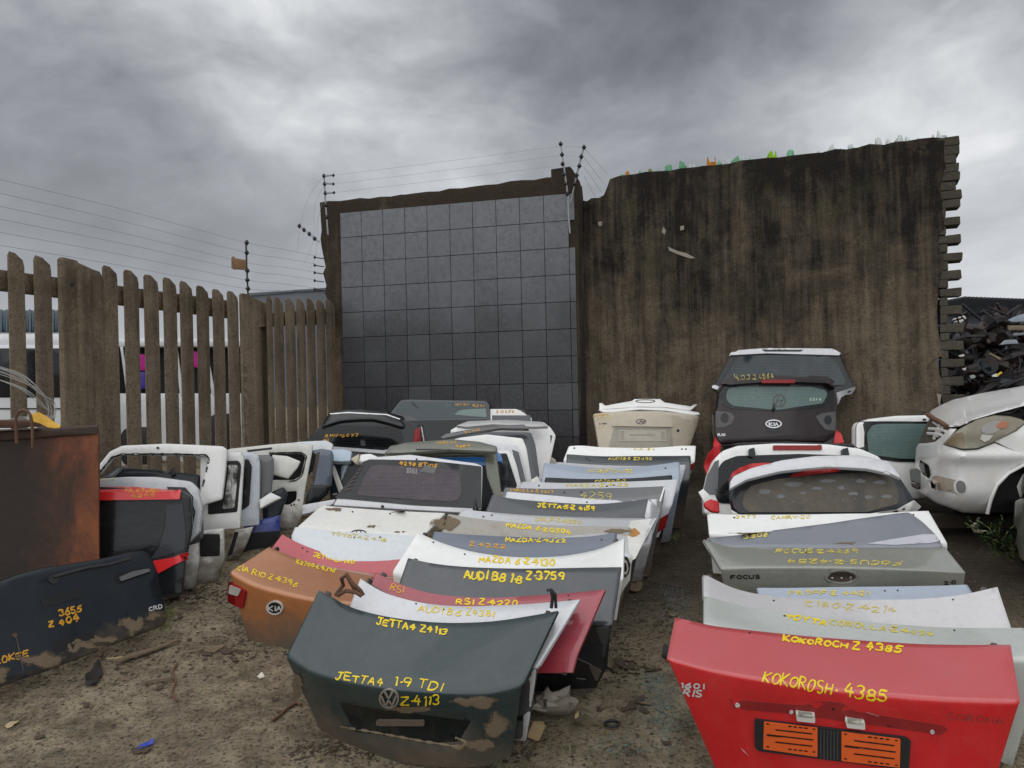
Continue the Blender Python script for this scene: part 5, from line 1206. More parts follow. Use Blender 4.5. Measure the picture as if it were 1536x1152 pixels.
# ------------------------------------------------------------------ middle-left: second tailgate column
s = S(620, 728, 6.15, 36, 0)
t = thing('tailgate', 'silver tailgate with speckled mauve rear glass and orange writing', 'tailgate')
o = panel('frame', s, [(499,758),(506,745),(533,714),(547,692),(557,685),(615,681),(713,694),(724,698),(722,764),(692,769)], M_sil2 if False else M_silv, t, th=.06, r=.015, rc=3)
gs = relief('window_surround', o, [(502,747),(531,713),(545,692),(556,689.5),(640,691),(722,700),(721,763),(620,758)], M_trim, t, h=.006, rc=2)
relief('rear_glass', gs, [(536,743),(546,716),(557,699),(566,697),(680,705),(690,711),(692,738),(688,749),(678,753),(600,748)], G_ro, t, h=.003, rc=4)
relief('sticker', gs, [(638,698),(655,702),(651,711),(630,708)], plain('sticker_grey', (.11, .115, .11), .5), t, h=.005, keep=False)
text(gs, '4298 ETIOS', (599,698), (656,701), 6, ORG, parent=t, w=1.7, off=.004)
for k in range(4): text(gs, 'ETIOS', (610,704+k*2), (626,705+k*2), 1.3, plain('pale_print', (.45, .45, .45), .6), parent=t, w=.6, off=.006, wob=0, name='printed_label')
relief('lock_hole', o, ell(574,760,2.5,2.2,12), M_blk, t, h=.004, keep=False); relief('lock_hole', o, ell(625,689,1.5,1.2,10), M_blk, t, h=.004, keep=False)
for k in range(7): relief('peeling_tint', gs, [(516+k*4,738-k*6),(528+k*3,734-k*6),(520+k*4,732-k*6)], plain('brown_peel', (.05, .035, .03), .6), t, h=.005, keep=False)
panel('side_quarter', S(726, 735, 6.2, 30, 55), [(713,704),(722,705),(733,718),(741,742),(730,765),(713,766)], M_trim, t, th=.03, r=.01, rc=2)
s = S(665, 690, 6.65, 24, 0)
t = thing('tailgate', 'beige green tailgate frame without glass, orange number on its roof edge', 'tailgate')
o = panel('frame', s, [(577,678),(585,668),(610,664),(678,661),(746,671),(746,690),(753,745),(744,770),(600,770),(580,720)], M_jgrn, t, th=.05, r=.015, rc=2, holes=[[(592,684),(726,683),(737,760),(600,760)]])
o2 = panel('roof_edge', S(665, 668, 6.6, 62, 0), [(577,679),(585,669),(610,663),(678,658),(720,662),(746,669),(744,677),(680,674),(600,679)], M_jgrn, t, th=.03, r=.01, rc=2)
text(o2, '4209', (683,671), (704,671), 4, ORG, parent=t, w=1.3); text(o2, 'AUDI A4', (655,666), (684,665), 3.5, ORG, parent=t, w=1)
relief('slot', o2, rect(624,673.5,677,675.5), M_blk, t, h=.002, keep=False)
s = S(700, 690, 6.8, 20, 0)
tag(panel('blue_plastic_trim', s, [(600,684),(738,678),(745,676),(751,681),(754,690),(753,694),(740,692),(735,700),(600,692)], M_brt, th=.04, r=.01, rc=1), 'bright blue plastic trim poking out beside the beige green frame', 'trim')
def gate(label, d, outer, mat, holes=(), gl=None, tilt=22, yaw=0, px=None, extra=(), cat='tailgate', nm='tailgate', rc=3, th=.05, grp=None, bulge=0, parts=()):
    xs = [p[0] for p in outer]; ys = [p[1] for p in outer]
    s = S(sum(xs)/len(xs), sum(ys)/len(ys), d, tilt, yaw)
    t = thing(nm, label, cat, grp)
    o = panel('frame', s, outer, mat, t, holes=holes, rc=rc, hrc=rc, th=th, r=.012, bulge=bulge)
    if gl:
        for g_ in gl: panel(g_[2] if len(g_) > 2 else 'glass', s, g_[0], g_[1], t, rc=rc, th=.006, r=.002, off=.004)
    for nm_, pts, m_, off in parts: panel(nm_, s, pts, m_, t, rc=1, th=.02, r=.004, off=off)
    return t, o, s
gate('white tailgate frame with black rubber seal right of blue trim', 6.95, [(700,678),(762,675),(770,682),(776,700),(783,730),(770,745),(700,745)], M_wht, [[(715,684),(759,682),(774,728),(768,736),(715,736)]], [([(713,682),(760,680),(776,729),(769,738),(713,738)], M_seal), ([(750,690),(764,692),(771,722),(762,732),(750,732)], G_gy)])
gate('silver tailgate with thin dark seal behind white seal frame', 7.1, [(650,668),(700,660),(775,667),(781,680),(791,722),(786,740),(660,740)], M_silv, parts=[('side_glass', [(768,674),(778,678),(789,722),(780,730)], M_char, .004)])
gate('plain white tailgate with tall bright side edge, middle of its stack', 7.3, [(655,665),(690,656),(730,651),(784,657),(790,672),(798,722),(790,740),(660,740)], M_wht, parts=[('side_glass', [(788,668),(795,672),(806,715),(797,728)], M_char, -.012)])
gate('charcoal tailgate behind the plain white one', 7.5, [(660,655),(720,647),(797,648),(803,665),(809,712),(800,740),(670,740)], M_char)
t, o, s = gate('rearmost white tailgate of its stack with dark side glass', 7.9, [(675,645),(700,632),(760,630),(815,633),(826,641),(834,653),(826,690),(820,730),(690,730)], M_wht, parts=[('side_glass', [(806,648),(829,653),(822,690),(810,716),(800,690)], M_char, .004)], bulge=.02)
text(o, '3993', (755,639), (772,639), 3, ORG, parent=t, w=.9)
o = panel('rear_spoiler', S(730, 643, 7.45, 50, 0), [(660,656),(668,650),(713,642),(760,637),(786,636),(794,643),(750,642),(700,650),(664,658)], paint('dark_spoiler', (.075, .075, .08), .4, .3, 0), th=.03, r=.01, rc=2)
tag(o, 'dark grey spoiler lying on stacked tailgates near the tiled wall', 'spoiler'); text(o, 'Z.3993', (697,650), (720,646), 3, ORG, parent=o, w=.9)
o = panel('rear_spoiler', S(745, 636, 7.8, 60, 0), [(684,638),(702,631),(760,629),(812,632),(823,639),(800,640),(740,636),(700,640)], paint('pale_grey_spoiler', (.42, .42, .41), .4, .4, 0), th=.03, r=.01, rc=2); tag(o, 'pale grey spoiler on top of the stack nearest the tiled wall', 'spoiler')
tag(panel('beige_door_edge', S(828,690,8.1,10,0), [(820,680),(834,690),(836,700),(820,702)], M_gold, th=.03, r=.006), 'beige panel edge peeping out at right foot of the tailgate stack', 'panel')
tag(panel('white_trim_piece', S(804,722,6.6,20,0), [(796,720),(806,714),(812,724),(800,728)], M_wht, th=.02, r=.004), 'small folded white trim piece beside the grey lids', 'trim piece')
s = S(660, 615, 8.85, 18, 0)
t = thing('canopy_window', 'wide grey canopy window with wiper leaning on the tiled wall', 'window')
o = panel('frame', s, [(585,620),(601,600),(610,599),(728,601),(734,606),(736,628),(732,700),(612,700),(606,626)], M_char, t, th=.04, r=.01, rc=3)
g1 = relief('glass', o, [(590,618),(605,602),(727,604),(730,610),(731,626),(690,627),(628,629),(612,623)], glass('pale_grey_glass', (.07, .09, .10), .15, .3, (.14, .165, .17)), t, h=.003, rc=2)
relief('lower_panel', o, [(612,631),(731,629),(730,698),(614,698)], M_blkp, t, h=.003); relief('pale_green_patch', g1, [(682,622),(688,616),(700,614),(729,613),(730,626)], glass('green_glass_patch', (.2, .27, .25), .2, .3, (.3,.36,.33), lines=False), t, h=.002, rc=2, keep=False)  # paler green area at the right end of the glass
text(g1, 'ISUZU', (683,604), (703,604), 3.5, ORG, parent=t, w=1.1); text(g1, '4391', (708,610), (726,611), 4.5, ORG, parent=t, w=1.3); M_ = Mesh(); strokes(M_, g1, [[(615,600),(621,606),(627,612)]], 1.6, .01, .2); M_.mk('wiper', M_blk, t, smooth=False)
t, o, s = gate('white tailgate top with orange number beside the canopy window', 8.75, [(735,613),(794,613),(798,617),(798,700),(738,700)], M_wht, rc=1.5, parts=[('dark_glass', [(738,623),(796,623),(796,690),(740,690)], M_char, .006)])
text(o, 'Z-3858', (744,619.5), (771,619), 4.5, ORG, parent=t, w=1.3)
s = S(545, 655, 8.0, 30, 6)
t = thing('tailgate', 'black tailgate with deep curved spoiler near the fence corner', 'tailgate')
o = panel('body', s, [(457,662),(470,648),(485,632),(610,630),(627,636),(633,668),(628,690),(575,700),(470,690)], M_blkp, t, th=.06, r=.015, rc=3)
relief('rear_glass', o, [(462,658),(487,638),(600,640),(606,660),(578,670),(520,668)], G_dk, t, h=.004, rc=3)
o2 = panel('spoiler', S(545, 629, 7.75, 55, 6), [(482,640),(487,628),(496,620),(522,618),(582,621),(600,628),(609,636),(604,641),(560,634),(510,635)], M_blkp, t, th=.04, r=.012, rc=3, bulge=.05)
M_ = Mesh(); strokes(M_, o2, [[(495,621),(522,619),(580,622),(600,629),(607,634)]], 1.6, .002, .1); M_.mk('bright_edge', M_wht, t, smooth=False)
text(o, 'BMW-3677', (488,656), (538,655), 4.5, ORG, parent=t, w=1.5, off=.007); text(o, 'X3', (485,662), (494,662), 4, ORG, parent=t, w=1.2, off=.007)
panel('side_lamp', S(628, 652, 7.95, 20, 20), [(622,645),(630,640),(632,664),(620,666)], M_lamp, t, th=.03, r=.006)
relief('lower_lip', o, [(468,668),(575,676),(628,664),(628,668),(576,681),(470,673)], M_silv, t, h=.01)
gate('narrow black panel with grey slats right of the black spoiler tailgate', 8.1, [(628,636),(634,636),(641,665),(640,700),(628,700)], M_blkp, rc=1, parts=[('slat', [(631,640),(633,640),(637,664),(635,664)], M_silv, .004)], nm='dark_panel', cat='panel')
# ------------------------------------------------------------------ left pile
LY = 14
t, o, s = gate('rust red roof hatchback tailgate with big black glass by the rusty bin', 5.35, [(110,732),(148,730),(272,736),(286,745),(288,790),(281,826),(278,836),(273,890),(262,898),(236,895),(150,880),(110,870)], M_trim, tilt=8, yaw=LY, th=.06, rc=4)
t['label'] = 'dark tailgate with bright red roof edge and red lower corner by the rusty bin'
relief('rear_glass', o, [(112,752),(240,754),(250,758),(246,790),(238,820),(224,838),(150,866),(112,860)], M_blkp, t, h=.006, rc=3)
o2 = relief('roof_edge', o, [(110,731),(148,730),(200,730),(262,735),(272,738),(271,749),(180,750),(110,751)], M_fiat, t, h=.04, rc=2)
text(o2, 'PALIO PANDA', (188,736), (238,736), 4.5, ORG, parent=t, w=1.4); text(o2, '4249', (196,746), (232,745), 6, ORG, parent=t, w=1.5)
relief('red_corner', o, [(230,841),(260,836),(280,828),(281,838),(260,848),(238,860)], M_fiat, t, h=.02, rc=2)
relief('lower_panel', o, [(238,861),(276,844),(272,888),(240,892)], M_blkp, t, h=.006)
relief('glass_corner', o, [(250,757),(274,755),(279,800),(277,824),(240,836),(226,838),(240,818),(248,790)], glass('smoke_glass', (.04, .042, .048), .15, .3, (.1,.1,.105), lines=False), t, h=.008, rc=2)
t, o, s = gate('silver tailgate shell curving over the red roofed one', 5.6, [(110,722),(148,718),(192,715),(234,715),(286,722),(297,733),(304,762),(299,800),(277,820),(268,818),(270,895),(110,890)], M_silg if False else M_silv, tilt=10, yaw=LY, th=.07, rc=4, parts=[('side_glass', [(250,730),(278,731),(290,745),(290,780),(277,795),(262,760)], M_navy, .006)])
text(o, '3990', (152,722), (172,721), 3.5, YEL, parent=t, w=1)
tube_part('wiper_arm', [(274,745,5.55),(286,750,5.55),(292,768,5.53),(289,784,5.53)], .006, M_black, t)
gate('dark grey panel edge tucked behind the silver tailgate shell', 5.72, [(280,740),(303,752),(305,808),(290,818),(270,830),(270,890),(282,890)], M_char, tilt=8, yaw=LY, rc=2)
gate('mud stained silver lower panel standing between red corner and white box frame', 5.68, [(270,822),(297,815),(299,840),(292,883),(270,886)], M_crm, tilt=5, yaw=LY, rc=2, nm='door_panel', cat='panel')
gate('white lower door frame with oval dark opening, mud on its foot', 5.85, [(300,797),(335,793),(337,838),(331,856),(324,876),(290,882),(295,838)], M_crm, [[(303,803),(327,803),(329,815),(326,831),(302,833)]], [([(300,801),(330,801),(330,834),(300,835)], M_dark, 'inner_panel')], tilt=5, yaw=LY, rc=3, nm='door_frame', cat='door')
t, o, s = gate('large white tailgate frame with empty window opening, front of left pile', 5.95, [(100,720),(147,698),(164,677),(183,668),(250,665),(334,669),(341,674),(338,710),(333,749),(306,757),(302,800),(290,830),(110,830)], M_wht, [[(120,720),(151,710),(169,687),(182,682),(308,684),(312,689),(301,735),(296,765),(120,765)]], tilt=12, yaw=LY, rc=3)
M_ = Mesh(); strokes(M_, o, [[(150,708),(168,686),(182,681),(260,681),(309,682.5),(314,688),(306,722),(300,745)]], 2.2, .003, .3); M_.mk('window_seal', M_seal, t, smooth=False)
relief('washer_jet', o, ell(237,672,2.2,1.8,10), M_blk, t, h=.008, keep=False)
gate('black inner panel lying inside the empty window of the large white frame', 6.12, [(150,716),(175,700),(230,704),(300,712),(296,760),(150,760)], M_navy, tilt=14, yaw=LY, rc=4, nm='inner_panel', cat='panel', parts=[('mirror_arm', [(256,706),(262,702),(264,712),(258,716)], M_blk, .03), ('grey_edge', [(160,716),(178,703),(186,703),(170,718)], M_gry, .01)])
gate('white inner door skin with dark rubber seal right of the large white frame', 6.15, [(300,684),(340,679),(362,678),(366,688),(360,793),(300,797)], M_wht, [[(318,696),(356,694),(359,700),(353,764),(318,768)]], [([(312,692),(358,691),(362,698),(356,768),(312,772)], M_seal, 'seal'), ([(338,697),(356,697),(358,702),(352,762),(333,764),(338,740),(341,715)], M_crm, 'inner_skin'), ([(316,698),(334,698),(336,716),(328,745),(316,760)], M_dark, 'opening')], tilt=6, yaw=LY, rc=3, nm='door_skin', cat='door')
gate('bluish white tailgate half with narrow sealed window left of the grey panel', 6.4, [(350,679),(380,679),(388,684),(390,700),(389,788),(355,790)], paint('blue_white', (.6, .64, .69), .35, .2, .2), [[(362,692),(372,692),(375,702),(371,755),(362,762)]], [([(359,689),(373,689),(378,700),(374,758),(361,767)], M_seal, 'seal'), ([(363,700),(371,700),(369,750),(364,752)], G_gy, 'glass')], tilt=6, yaw=LY, rc=3)
gate('rounded mid grey panel standing between two white doors', 6.6, [(380,683),(404,682),(411,688),(411,705),(406,743),(385,760),(380,760)], M_gry, tilt=8, yaw=LY, rc=3, nm='door_panel', cat='panel')
gate('white triangular flap jutting out below the rounded grey panel', 6.35, [(388,750),(406,738),(422,746),(390,763)], M_wht, tilt=20, yaw=LY, rc=1, nm='trim_flap', cat='trim piece')
gate('pale door foot with black seal leaning below the bluish white tailgate', 6.3, [(352,795),(380,790),(372,812),(361,834),(340,838),(344,815)], M_crm, tilt=8, yaw=LY, rc=2, parts=[('seal', [(352,798),(358,798),(348,832),(341,834)], M_seal, .006)], nm='door_panel', cat='door')
gate('dark navy panel in shadow behind the white triangular flap', 6.7, [(392,745),(425,730),(432,740),(415,790),(395,790)], M_navy, tilt=8, yaw=LY, nm='door_panel', cat='panel')
gate('royal blue boot corner low between white doors', 6.5, [(366,790),(389,780),(419,773),(421,806),(405,822),(360,838),(345,842)], M_roy, tilt=6, yaw=LY, rc=1.5, parts=[('dark_lower', [(366,800),(420,796),(420,808),(404,820),(360,836),(348,840)], M_dark, .004)], nm='boot_lid', cat='boot lid')
t, o, s = gate('cream white bare tailgate shell with window and two lamp holes, middle of left pile', 6.9, [(338,676),(345,673),(410,666),(440,664),(470,667),(468,680),(458,733),(452,777),(441,800),(420,806),(412,812),(396,806),(400,720),(360,700)], M_crm, [[(404,681),(452,680),(458,685),(451,714),(440,720),(408,720)], [(418,738),(445,737),(444,750),(434,757),(414,757)]], tilt=8, yaw=LY, rc=2.5)
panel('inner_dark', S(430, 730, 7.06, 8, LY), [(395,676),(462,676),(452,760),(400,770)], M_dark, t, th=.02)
M_ = Mesh(); strokes(M_, o, [[(404,679.5),(452,678.5),(460,684),(453,714),(444,721),(434,722)]], 1.8, .003, .2); M_.mk('window_seal', M_seal, t, smooth=False)
relief('roof_slot', o, [(370,675),(408,671),(408,674),(372,678)], M_blk, t, h=.003, keep=False)
for cx, cy in ((443,714),(448,750),(441,757),(437,758)): relief('hole', o, ell(cx,cy,1.5,1.6,10), M_blk, t, h=.003, keep=False)
text(o, 'NIUM', (421,795), (440,794), 3.5, M_blk, parent=t, w=1, wob=0, name='model_badge')
gate('speckled white pointed skin panel hanging in the cream white shell', 6.8, [(408,682),(431,684),(451,692),(446,702),(432,718),(410,712)], M_crm, tilt=10, yaw=LY, rc=2, nm='skin_panel', cat='panel')
gate('blue grey lamp housing block right of the cream white shell', 7.1, [(466,676),(483,673),(498,676),(501,684),(498,726),(492,742),(478,754),(457,757),(460,740),(470,726)], M_blu, tilt=6, yaw=LY, rc=2.5, parts=[('dark_recess', [(458,690),(470,678),(476,684),(470,705),(460,716)], M_dark, .004), ('black_lower', [(469,727),(498,727),(491,742),(478,753),(458,756),(462,742)], M_blkp, .006), ('rough_edge', [(474,680),(480,677),(476,700),(472,722),(469,716)], M_inner, .008)], nm='lamp_housing', cat='car part')
gate('silver sill strip lying below the blue grey lamp housing', 6.75, [(452,757),(504,748),(500,756),(484,764),(452,773)], M_silv, tilt=25, yaw=0, rc=1.5, nm='sill_strip', cat='trim')
gate('pale blue roof panel corner between lamp housing and mauve glass', 7.3, [(495,674),(515,673),(528,677),(525,692),(500,692)], M_sky, tilt=40, yaw=0, rc=1.5, parts=[], nm='roof_panel', cat='panel')
gate('dark navy door with pale diagonal strut left of the mauve glass', 7.35, [(492,690),(530,690),(545,700),(520,745),(495,752)], M_navy, tilt=10, yaw=0, rc=1.5, parts=[('diagonal_strut', [(496,700),(502,698),(516,735),(509,741)], M_crm, .012), ('blue_glass', [(512,700),(522,692),(524,695),(512,722)], M_sky, .006), ('white_mark', [(499,741),(506,740),(506,742),(499,743)], M_wht, .01)], nm='car_door', cat='door')
gate('beige folded panel tip beside the pale blue roof corner', 7.2, [(525,688),(539,680),(538,698),(533,696)], M_gold, tilt=15, yaw=0, rc=1, nm='panel_tip', cat='panel')
gate('white boot rim with black scribble above the mauve glass', 7.15, [(540,681),(556,680),(570,686),(548,694),(538,692)], M_wht, tilt=40, yaw=0, rc=1, nm='boot_rim', cat='panel')
gate('long thin white roof edge running below the fence corner', 7.5, [(400,668),(450,662),(490,660),(500,666),(498,676),(470,676),(400,674)], paint('ice_silver', (.60, .64, .67), .38, .25, .3, metal=.1), tilt=30, yaw=10, rc=1.5, nm='roof_edge', cat='panel')
# ------------------------------------------------------------------ dark door lying on its side and the rusty bin
s = S(120, 905, 4.62, 14, 50)
t = thing('tailgate', 'dark navy tailgate on its side with orange numbers leaning on rusty bin', 'tailgate')
o = panel('outer_skin', s, [(-70,885),(-30,876),(0,871),(30,860),(61,852),(90,848),(150,838),(190,829),(215,826),(226,832),(234,848),(247,900),(252,930),(246,938),(143,978),(72,1006),(0,1031),(-70,1056)], M_navy, t, th=.05, r=.02, rc=3, wav=.012, bulge=.02)
relief('handle_recess', o, [(171,869),(176,860),(200,853),(222,850),(227,854),(225,860),(200,868),(178,876)], M_dark, t, h=.003, rc=2); relief('door_handle', o, [(177,866),(198,857),(221,853),(224,857),(200,865),(180,872)], M_gry, t, h=.02, rc=2)
relief('plate_lamp_trim', o, [(60,900),(90,890),(120,882),(123,895),(95,903),(64,912)], M_blkp, t, h=.006, rc=2); relief('step_recess', o, [(80,963),(140,948),(142,958),(112,966),(110,974),(82,978)], M_dark, t, h=.003)
tube_part('wiper', [(80,866,4.42),(100,860,4.48),(130,852,4.58),(165,847,4.68),(195,838,4.8)], .012, M_black, t); relief('wiper_pivot', o, ell(80,869,8,7), M_black, t, h=.01)
M_ = Mesh(); strokes(M_, o, [[(20,953),(24,958),(28,975),(34,1005)]], 1.4, .008, .2); M_.mk('loose_wire', M_inner, t, smooth=False); relief('screw_hole', o, ell(22,953,4,3.5,12), M_rust, t, h=.005, keep=False)
text(o, '3655', (89,925), (123,917), 11, ORG, parent=t, w=3.0); text(o, 'Z 404', (73,941), (118,931), 11, ORG, parent=t, w=3.4); text(o, 'CHEROKEE', (-38,1005), (43,984), 11, ORG, parent=t, w=2.6)
text(o, 'CRD', (223,917), (243,912), 6.5, M_chr, parent=t, w=1.6, off=.006, wob=0, slant=.1, jit=0, name='model_badge')
for k, b_ in enumerate(((60,990,60,16,1),(120,968,46,14,8),(205,935,42,18,3),(0,1014,50,20,4),(150,960,40,10,7),(228,925,24,18,2))): relief('mud_patch', o, blob(*b_, amp=1.0), M_tan, t, h=.003, keep=False)
for k, b_ in enumerate(((200,922,9,7,1),)): relief('paint_patch', o, blob(*b_, amp=.8), M_navy, t, h=.005, keep=False)
M_bin, nt, b = newmat('rusted_bin'); p = pos(nt); n_ = noise_n(nt, 3, 8, .7, scaled(nt, p, (1.6, 1.6, .7)), .5); n2_ = noise_n(nt, 25, 5, .7, p)
s_ = N(nt, 'ShaderNodeSeparateXYZ'); nt.links.new(p, s_.inputs[0]); v = mth(nt, 'ADD', mth(nt, 'MULTIPLY', n_, .8), mth(nt, 'MULTIPLY', mth(nt, 'ADD', s_.outputs[0], 3.13), .9))
c = ramp(nt, v, [(.42, (.045, .033, .026)), (.56, (.085, .045, .03)), (.66, (.19, .068, .036)), (.8, (.38, .125, .05))])
c = mix(nt, mth(nt, 'MULTIPLY', n2_, .5), c, (.03, .02, .015)); nt.links.new(c, b.inputs['Base Color']); b.inputs['Roughness'].default_value = .8; bump(nt, b, n2_, .4, .01)
s = S(148, 750, 5.1, 0, 27)
t = thing('scrap_bin', 'tall rusty steel bin with orange rust down its right side', 'bin')
o = panel('side', s, [(-90,664),(147,650),(148,700),(149,850),(150,960),(-90,1050)], M_bin, t, th=.36, r=.01, res=.1)
panel('rim', s, [(-90,652),(146,640),(146,650),(-90,668)], plain('dark_rim', (.04, .028, .022), .7, rust=.4), t, th=.38, r=.01, off=.02, res=.2)
SBK = S(60, 636, 4.86, 0, 27)
tag(panel('flat_board', SBK, [(-90,631),(20,631),(58,632),(60,640),(20,642),(-90,643)], plain('dark_board', (.07, .035, .022), .8, rust=.4), th=.2, r=.006), 'dark rusty board lying flat on top of the bin', 'board')
M_ = Mesh(); M_.tube(cr([P(x, y, 4.62) for x, y in ((25,665),(24,640),(24,626),(29,617),(36,615),(44,620),(48,636),(49,672))], 20), .009, 8); tag(M_.mk('iron_hoop', M_rust), 'bent iron hoop hooked over the rim of the bin', 'hoop')
wm = plain('bale_wire', (.42, .42, .40), .4, .5)
for k in range(11):
    rnd = random.Random(k*3+1); a = rnd.uniform(-6, 6); r_ = rnd.uniform(-7, 7)
    pts = [(-40,545+a,5.1),(0,556+a,5.1),(35,570+a+r_*.3,5.1),(60,588+r_*.6,5.12),(76+r_,606+a,5.15),(78+r_,622,5.15),(64+r_,628+rnd.uniform(-4,4),5.1),(38,629+rnd.uniform(-5,4),5.05),(10+r_*2,632,5.1)]
    if k % 3 == 2: pts = [(x, y+16, d_) for x, y, d_ in pts[:4]]+pts[5:]
    M_ = Mesh(); M_.tube(cr([P(*q) for q in pts], 40), .0019, 5); tag(M_.mk('bale_wire', wm), 'loose strand in the tangle of pale wire on top of the bin', 'wire', 'tangled wire strands on the bin')
crumple('yellow_cloth', S(68, 632, 4.72, 35, 0), [(48,634),(54,625),(62,622),(70,625),(80,631),(88,635),(87,639),(70,639),(60,636)], plain('yellow_cloth', (.62, .36, .05), .8, var=.4, scale=25), 'small dirty yellow cloth on the corner of the bin rim', 'cloth', amp=.05)
# ------------------------------------------------------------------ scrap heap beyond the wall
rnd = random.Random(21)
M_gr = plain('greasy_iron', (.014, .015, .017), .45, .3, var=.6, scale=20, rust=.25); M_gr2 = plain('blue_black_iron', (.028, .036, .042), .5, .3, var=.4, rust=.3)
cen = [(1452,492),(1478,484),(1505,478),(1525,490),(1448,512),(1470,505),(1498,504),(1525,512),(1440,532),(1462,530),(1488,528),(1515,535),(1448,556),(1472,552),(1500,556),(1528,556),(1445,578),(1470,576),(1500,580),(1528,584),(1455,598),(1485,600),(1515,604),(1560,500),(1560,540),(1560,580),(1600,520),(1600,570)]
for k, (px, py) in enumerate(cen):
    M_ = Mesh(); c = P(px, py, rnd.uniform(8.5, 9.3)); a = rnd.uniform(-.5, .7); L_ = rnd.uniform(.35, .6)
    u = Vector((math.cos(a), rnd.uniform(-.5, .5), math.sin(a)*.8)).normalized()
    w_ = u.cross(Vector((0, -1, .2))).normalized()
    pts = [c-u*L_/2, c-u*L_/5+w_*rnd.uniform(-.08, .08), c+u*L_/5+w_*rnd.uniform(-.08, .08), c+u*L_/2]
    M_.tube(cr(pts, 9), [rnd.uniform(.045, .09)*q for q in (1, 1, .8, .8, 1.2, .8, .8, 1, 1.3)], 8)
    for j in range(3):
        q = c+u*rnd.uniform(-.2, .2)+Vector((0, -.05, 0)); M_.tube(cr([q, q+Vector((rnd.uniform(-.2, .2), rnd.uniform(-.1, .1), rnd.uniform(-.2, .2))), q+Vector((rnd.uniform(-.3, .3), rnd.uniform(-.1, .1), rnd.uniform(-.25, .25)))], 6), rnd.uniform(.008, .025), 6)
    q = c+u*L_/2; n = 10
    M_.tube([q-Vector((.0, .03, 0)), q+Vector((.0, .03, 0))], rnd.uniform(.05, .10), 14)
    M_.box(c+w_*.05, (rnd.uniform(.1, .25), .02, rnd.uniform(.05, .15)), Matrix.Rotation(-a, 3, 'Y'))
    for j in range(0): M_.box(c+Vector((rnd.uniform(-.2,.2), rnd.uniform(-.15,.1), rnd.uniform(-.15,.15))), (rnd.uniform(.05, .3), rnd.uniform(.02,.1), rnd.uniform(.02, .08)), Matrix.Rotation(rnd.uniform(-1,1), 3, 'Y'))
    tag(M_.mk('scrap_axle', M_gr if k % 3 else M_gr2), 'greasy black axle part in the scrap heap beyond the toothed wall', 'scrap axle', 'black axle parts heaped beyond the wall')
M_ = Mesh()
for i in range(26):
    for j in range(12): M_.v.append(P(1420+i*14, 540+j*9, 9.7)+Vector((0, rnd.uniform(-.1, .1), rnd.uniform(-.05, .05)))+Vector((0, .0, 0)))
for i in range(25):
    for j in range(11): M_.f.append((i*12+j, i*12+j+1, (i+1)*12+j+1, (i+1)*12+j))
tag(M_.mk('scrap_mass', M_dark, smooth=False), 'dark mass of indistinct scrap metal filling the heap beyond the toothed wall', 'scrap heap', kind='stuff')
for nm, pts, col, d_, lab in (('yellow_plastic_strip', [(1494,563),(1502,557),(1504,559),(1496,565)], (.75, .5, .03), 8.3, 'small yellow plastic strip in the dark scrap heap'), ('white_plastic_scrap', [(1488,563),(1495,560),(1497,565),(1489,565)], (.75, .75, .72), 8.3, 'white plastic scrap touching the yellow strip in the scrap heap'),
    ('white_plastic_scrap', [(1438,533),(1446,531),(1447,534),(1440,535)], (.7, .7, .68), 8.3, 'upper left white plastic scrap in the scrap heap beside the bricks'), ('white_plastic_scrap', [(1443,553),(1450,551),(1448,556)], (.7, .7, .68), 8.3, 'white plastic scrap right of the wall teeth, halfway down the heap'), ('pale_scrap', [(1455,563),(1462,562),(1464,566),(1457,568)], (.35, .38, .35), 8.3, 'pale grey green chip low in the scrap heap'),
    ('brown_board', [(1512,488),(1540,488),(1540,495),(1513,495)], (.16, .12, .07), 8.3, 'brown board edge high in the scrap heap at picture edge'), ('steel_sheet', [(1512,480),(1524,474),(1545,468),(1545,482),(1518,483)], (.28, .33, .38), 8.4, 'pale steel sheet on top of the scrap heap at picture edge'), ('steel_sheet', [(1500,517),(1508,510),(1525,509),(1528,515)], (.3, .34, .38), 8.35, 'small pale steel sheet in the middle of the scrap heap'), ('steel_sheet', [(1520,500),(1545,498),(1545,502),(1521,503)], (.3, .33, .36), 8.35, 'narrow pale steel strip under the brown board in the scrap heap'), ('tan_strip', [(1482,530),(1486,529),(1502,537),(1500,540)], (.2, .16, .09), 8.3, 'tan bent strip in the middle of the scrap heap'),
    ('white_box', [(1430,478),(1446,473),(1450,477),(1442,484),(1430,483)], (.6, .58, .55), 9.9, 'small white hut roof seen past the wall teeth')):
    tag(panel(nm, S(pts[0][0], pts[0][1], d_, 10, 0), pts, plain(nm+str(int(col[0]*100)), col, .6), th=.02, r=.003), lab, nm.replace('_', ' ').split(' ')[-1])
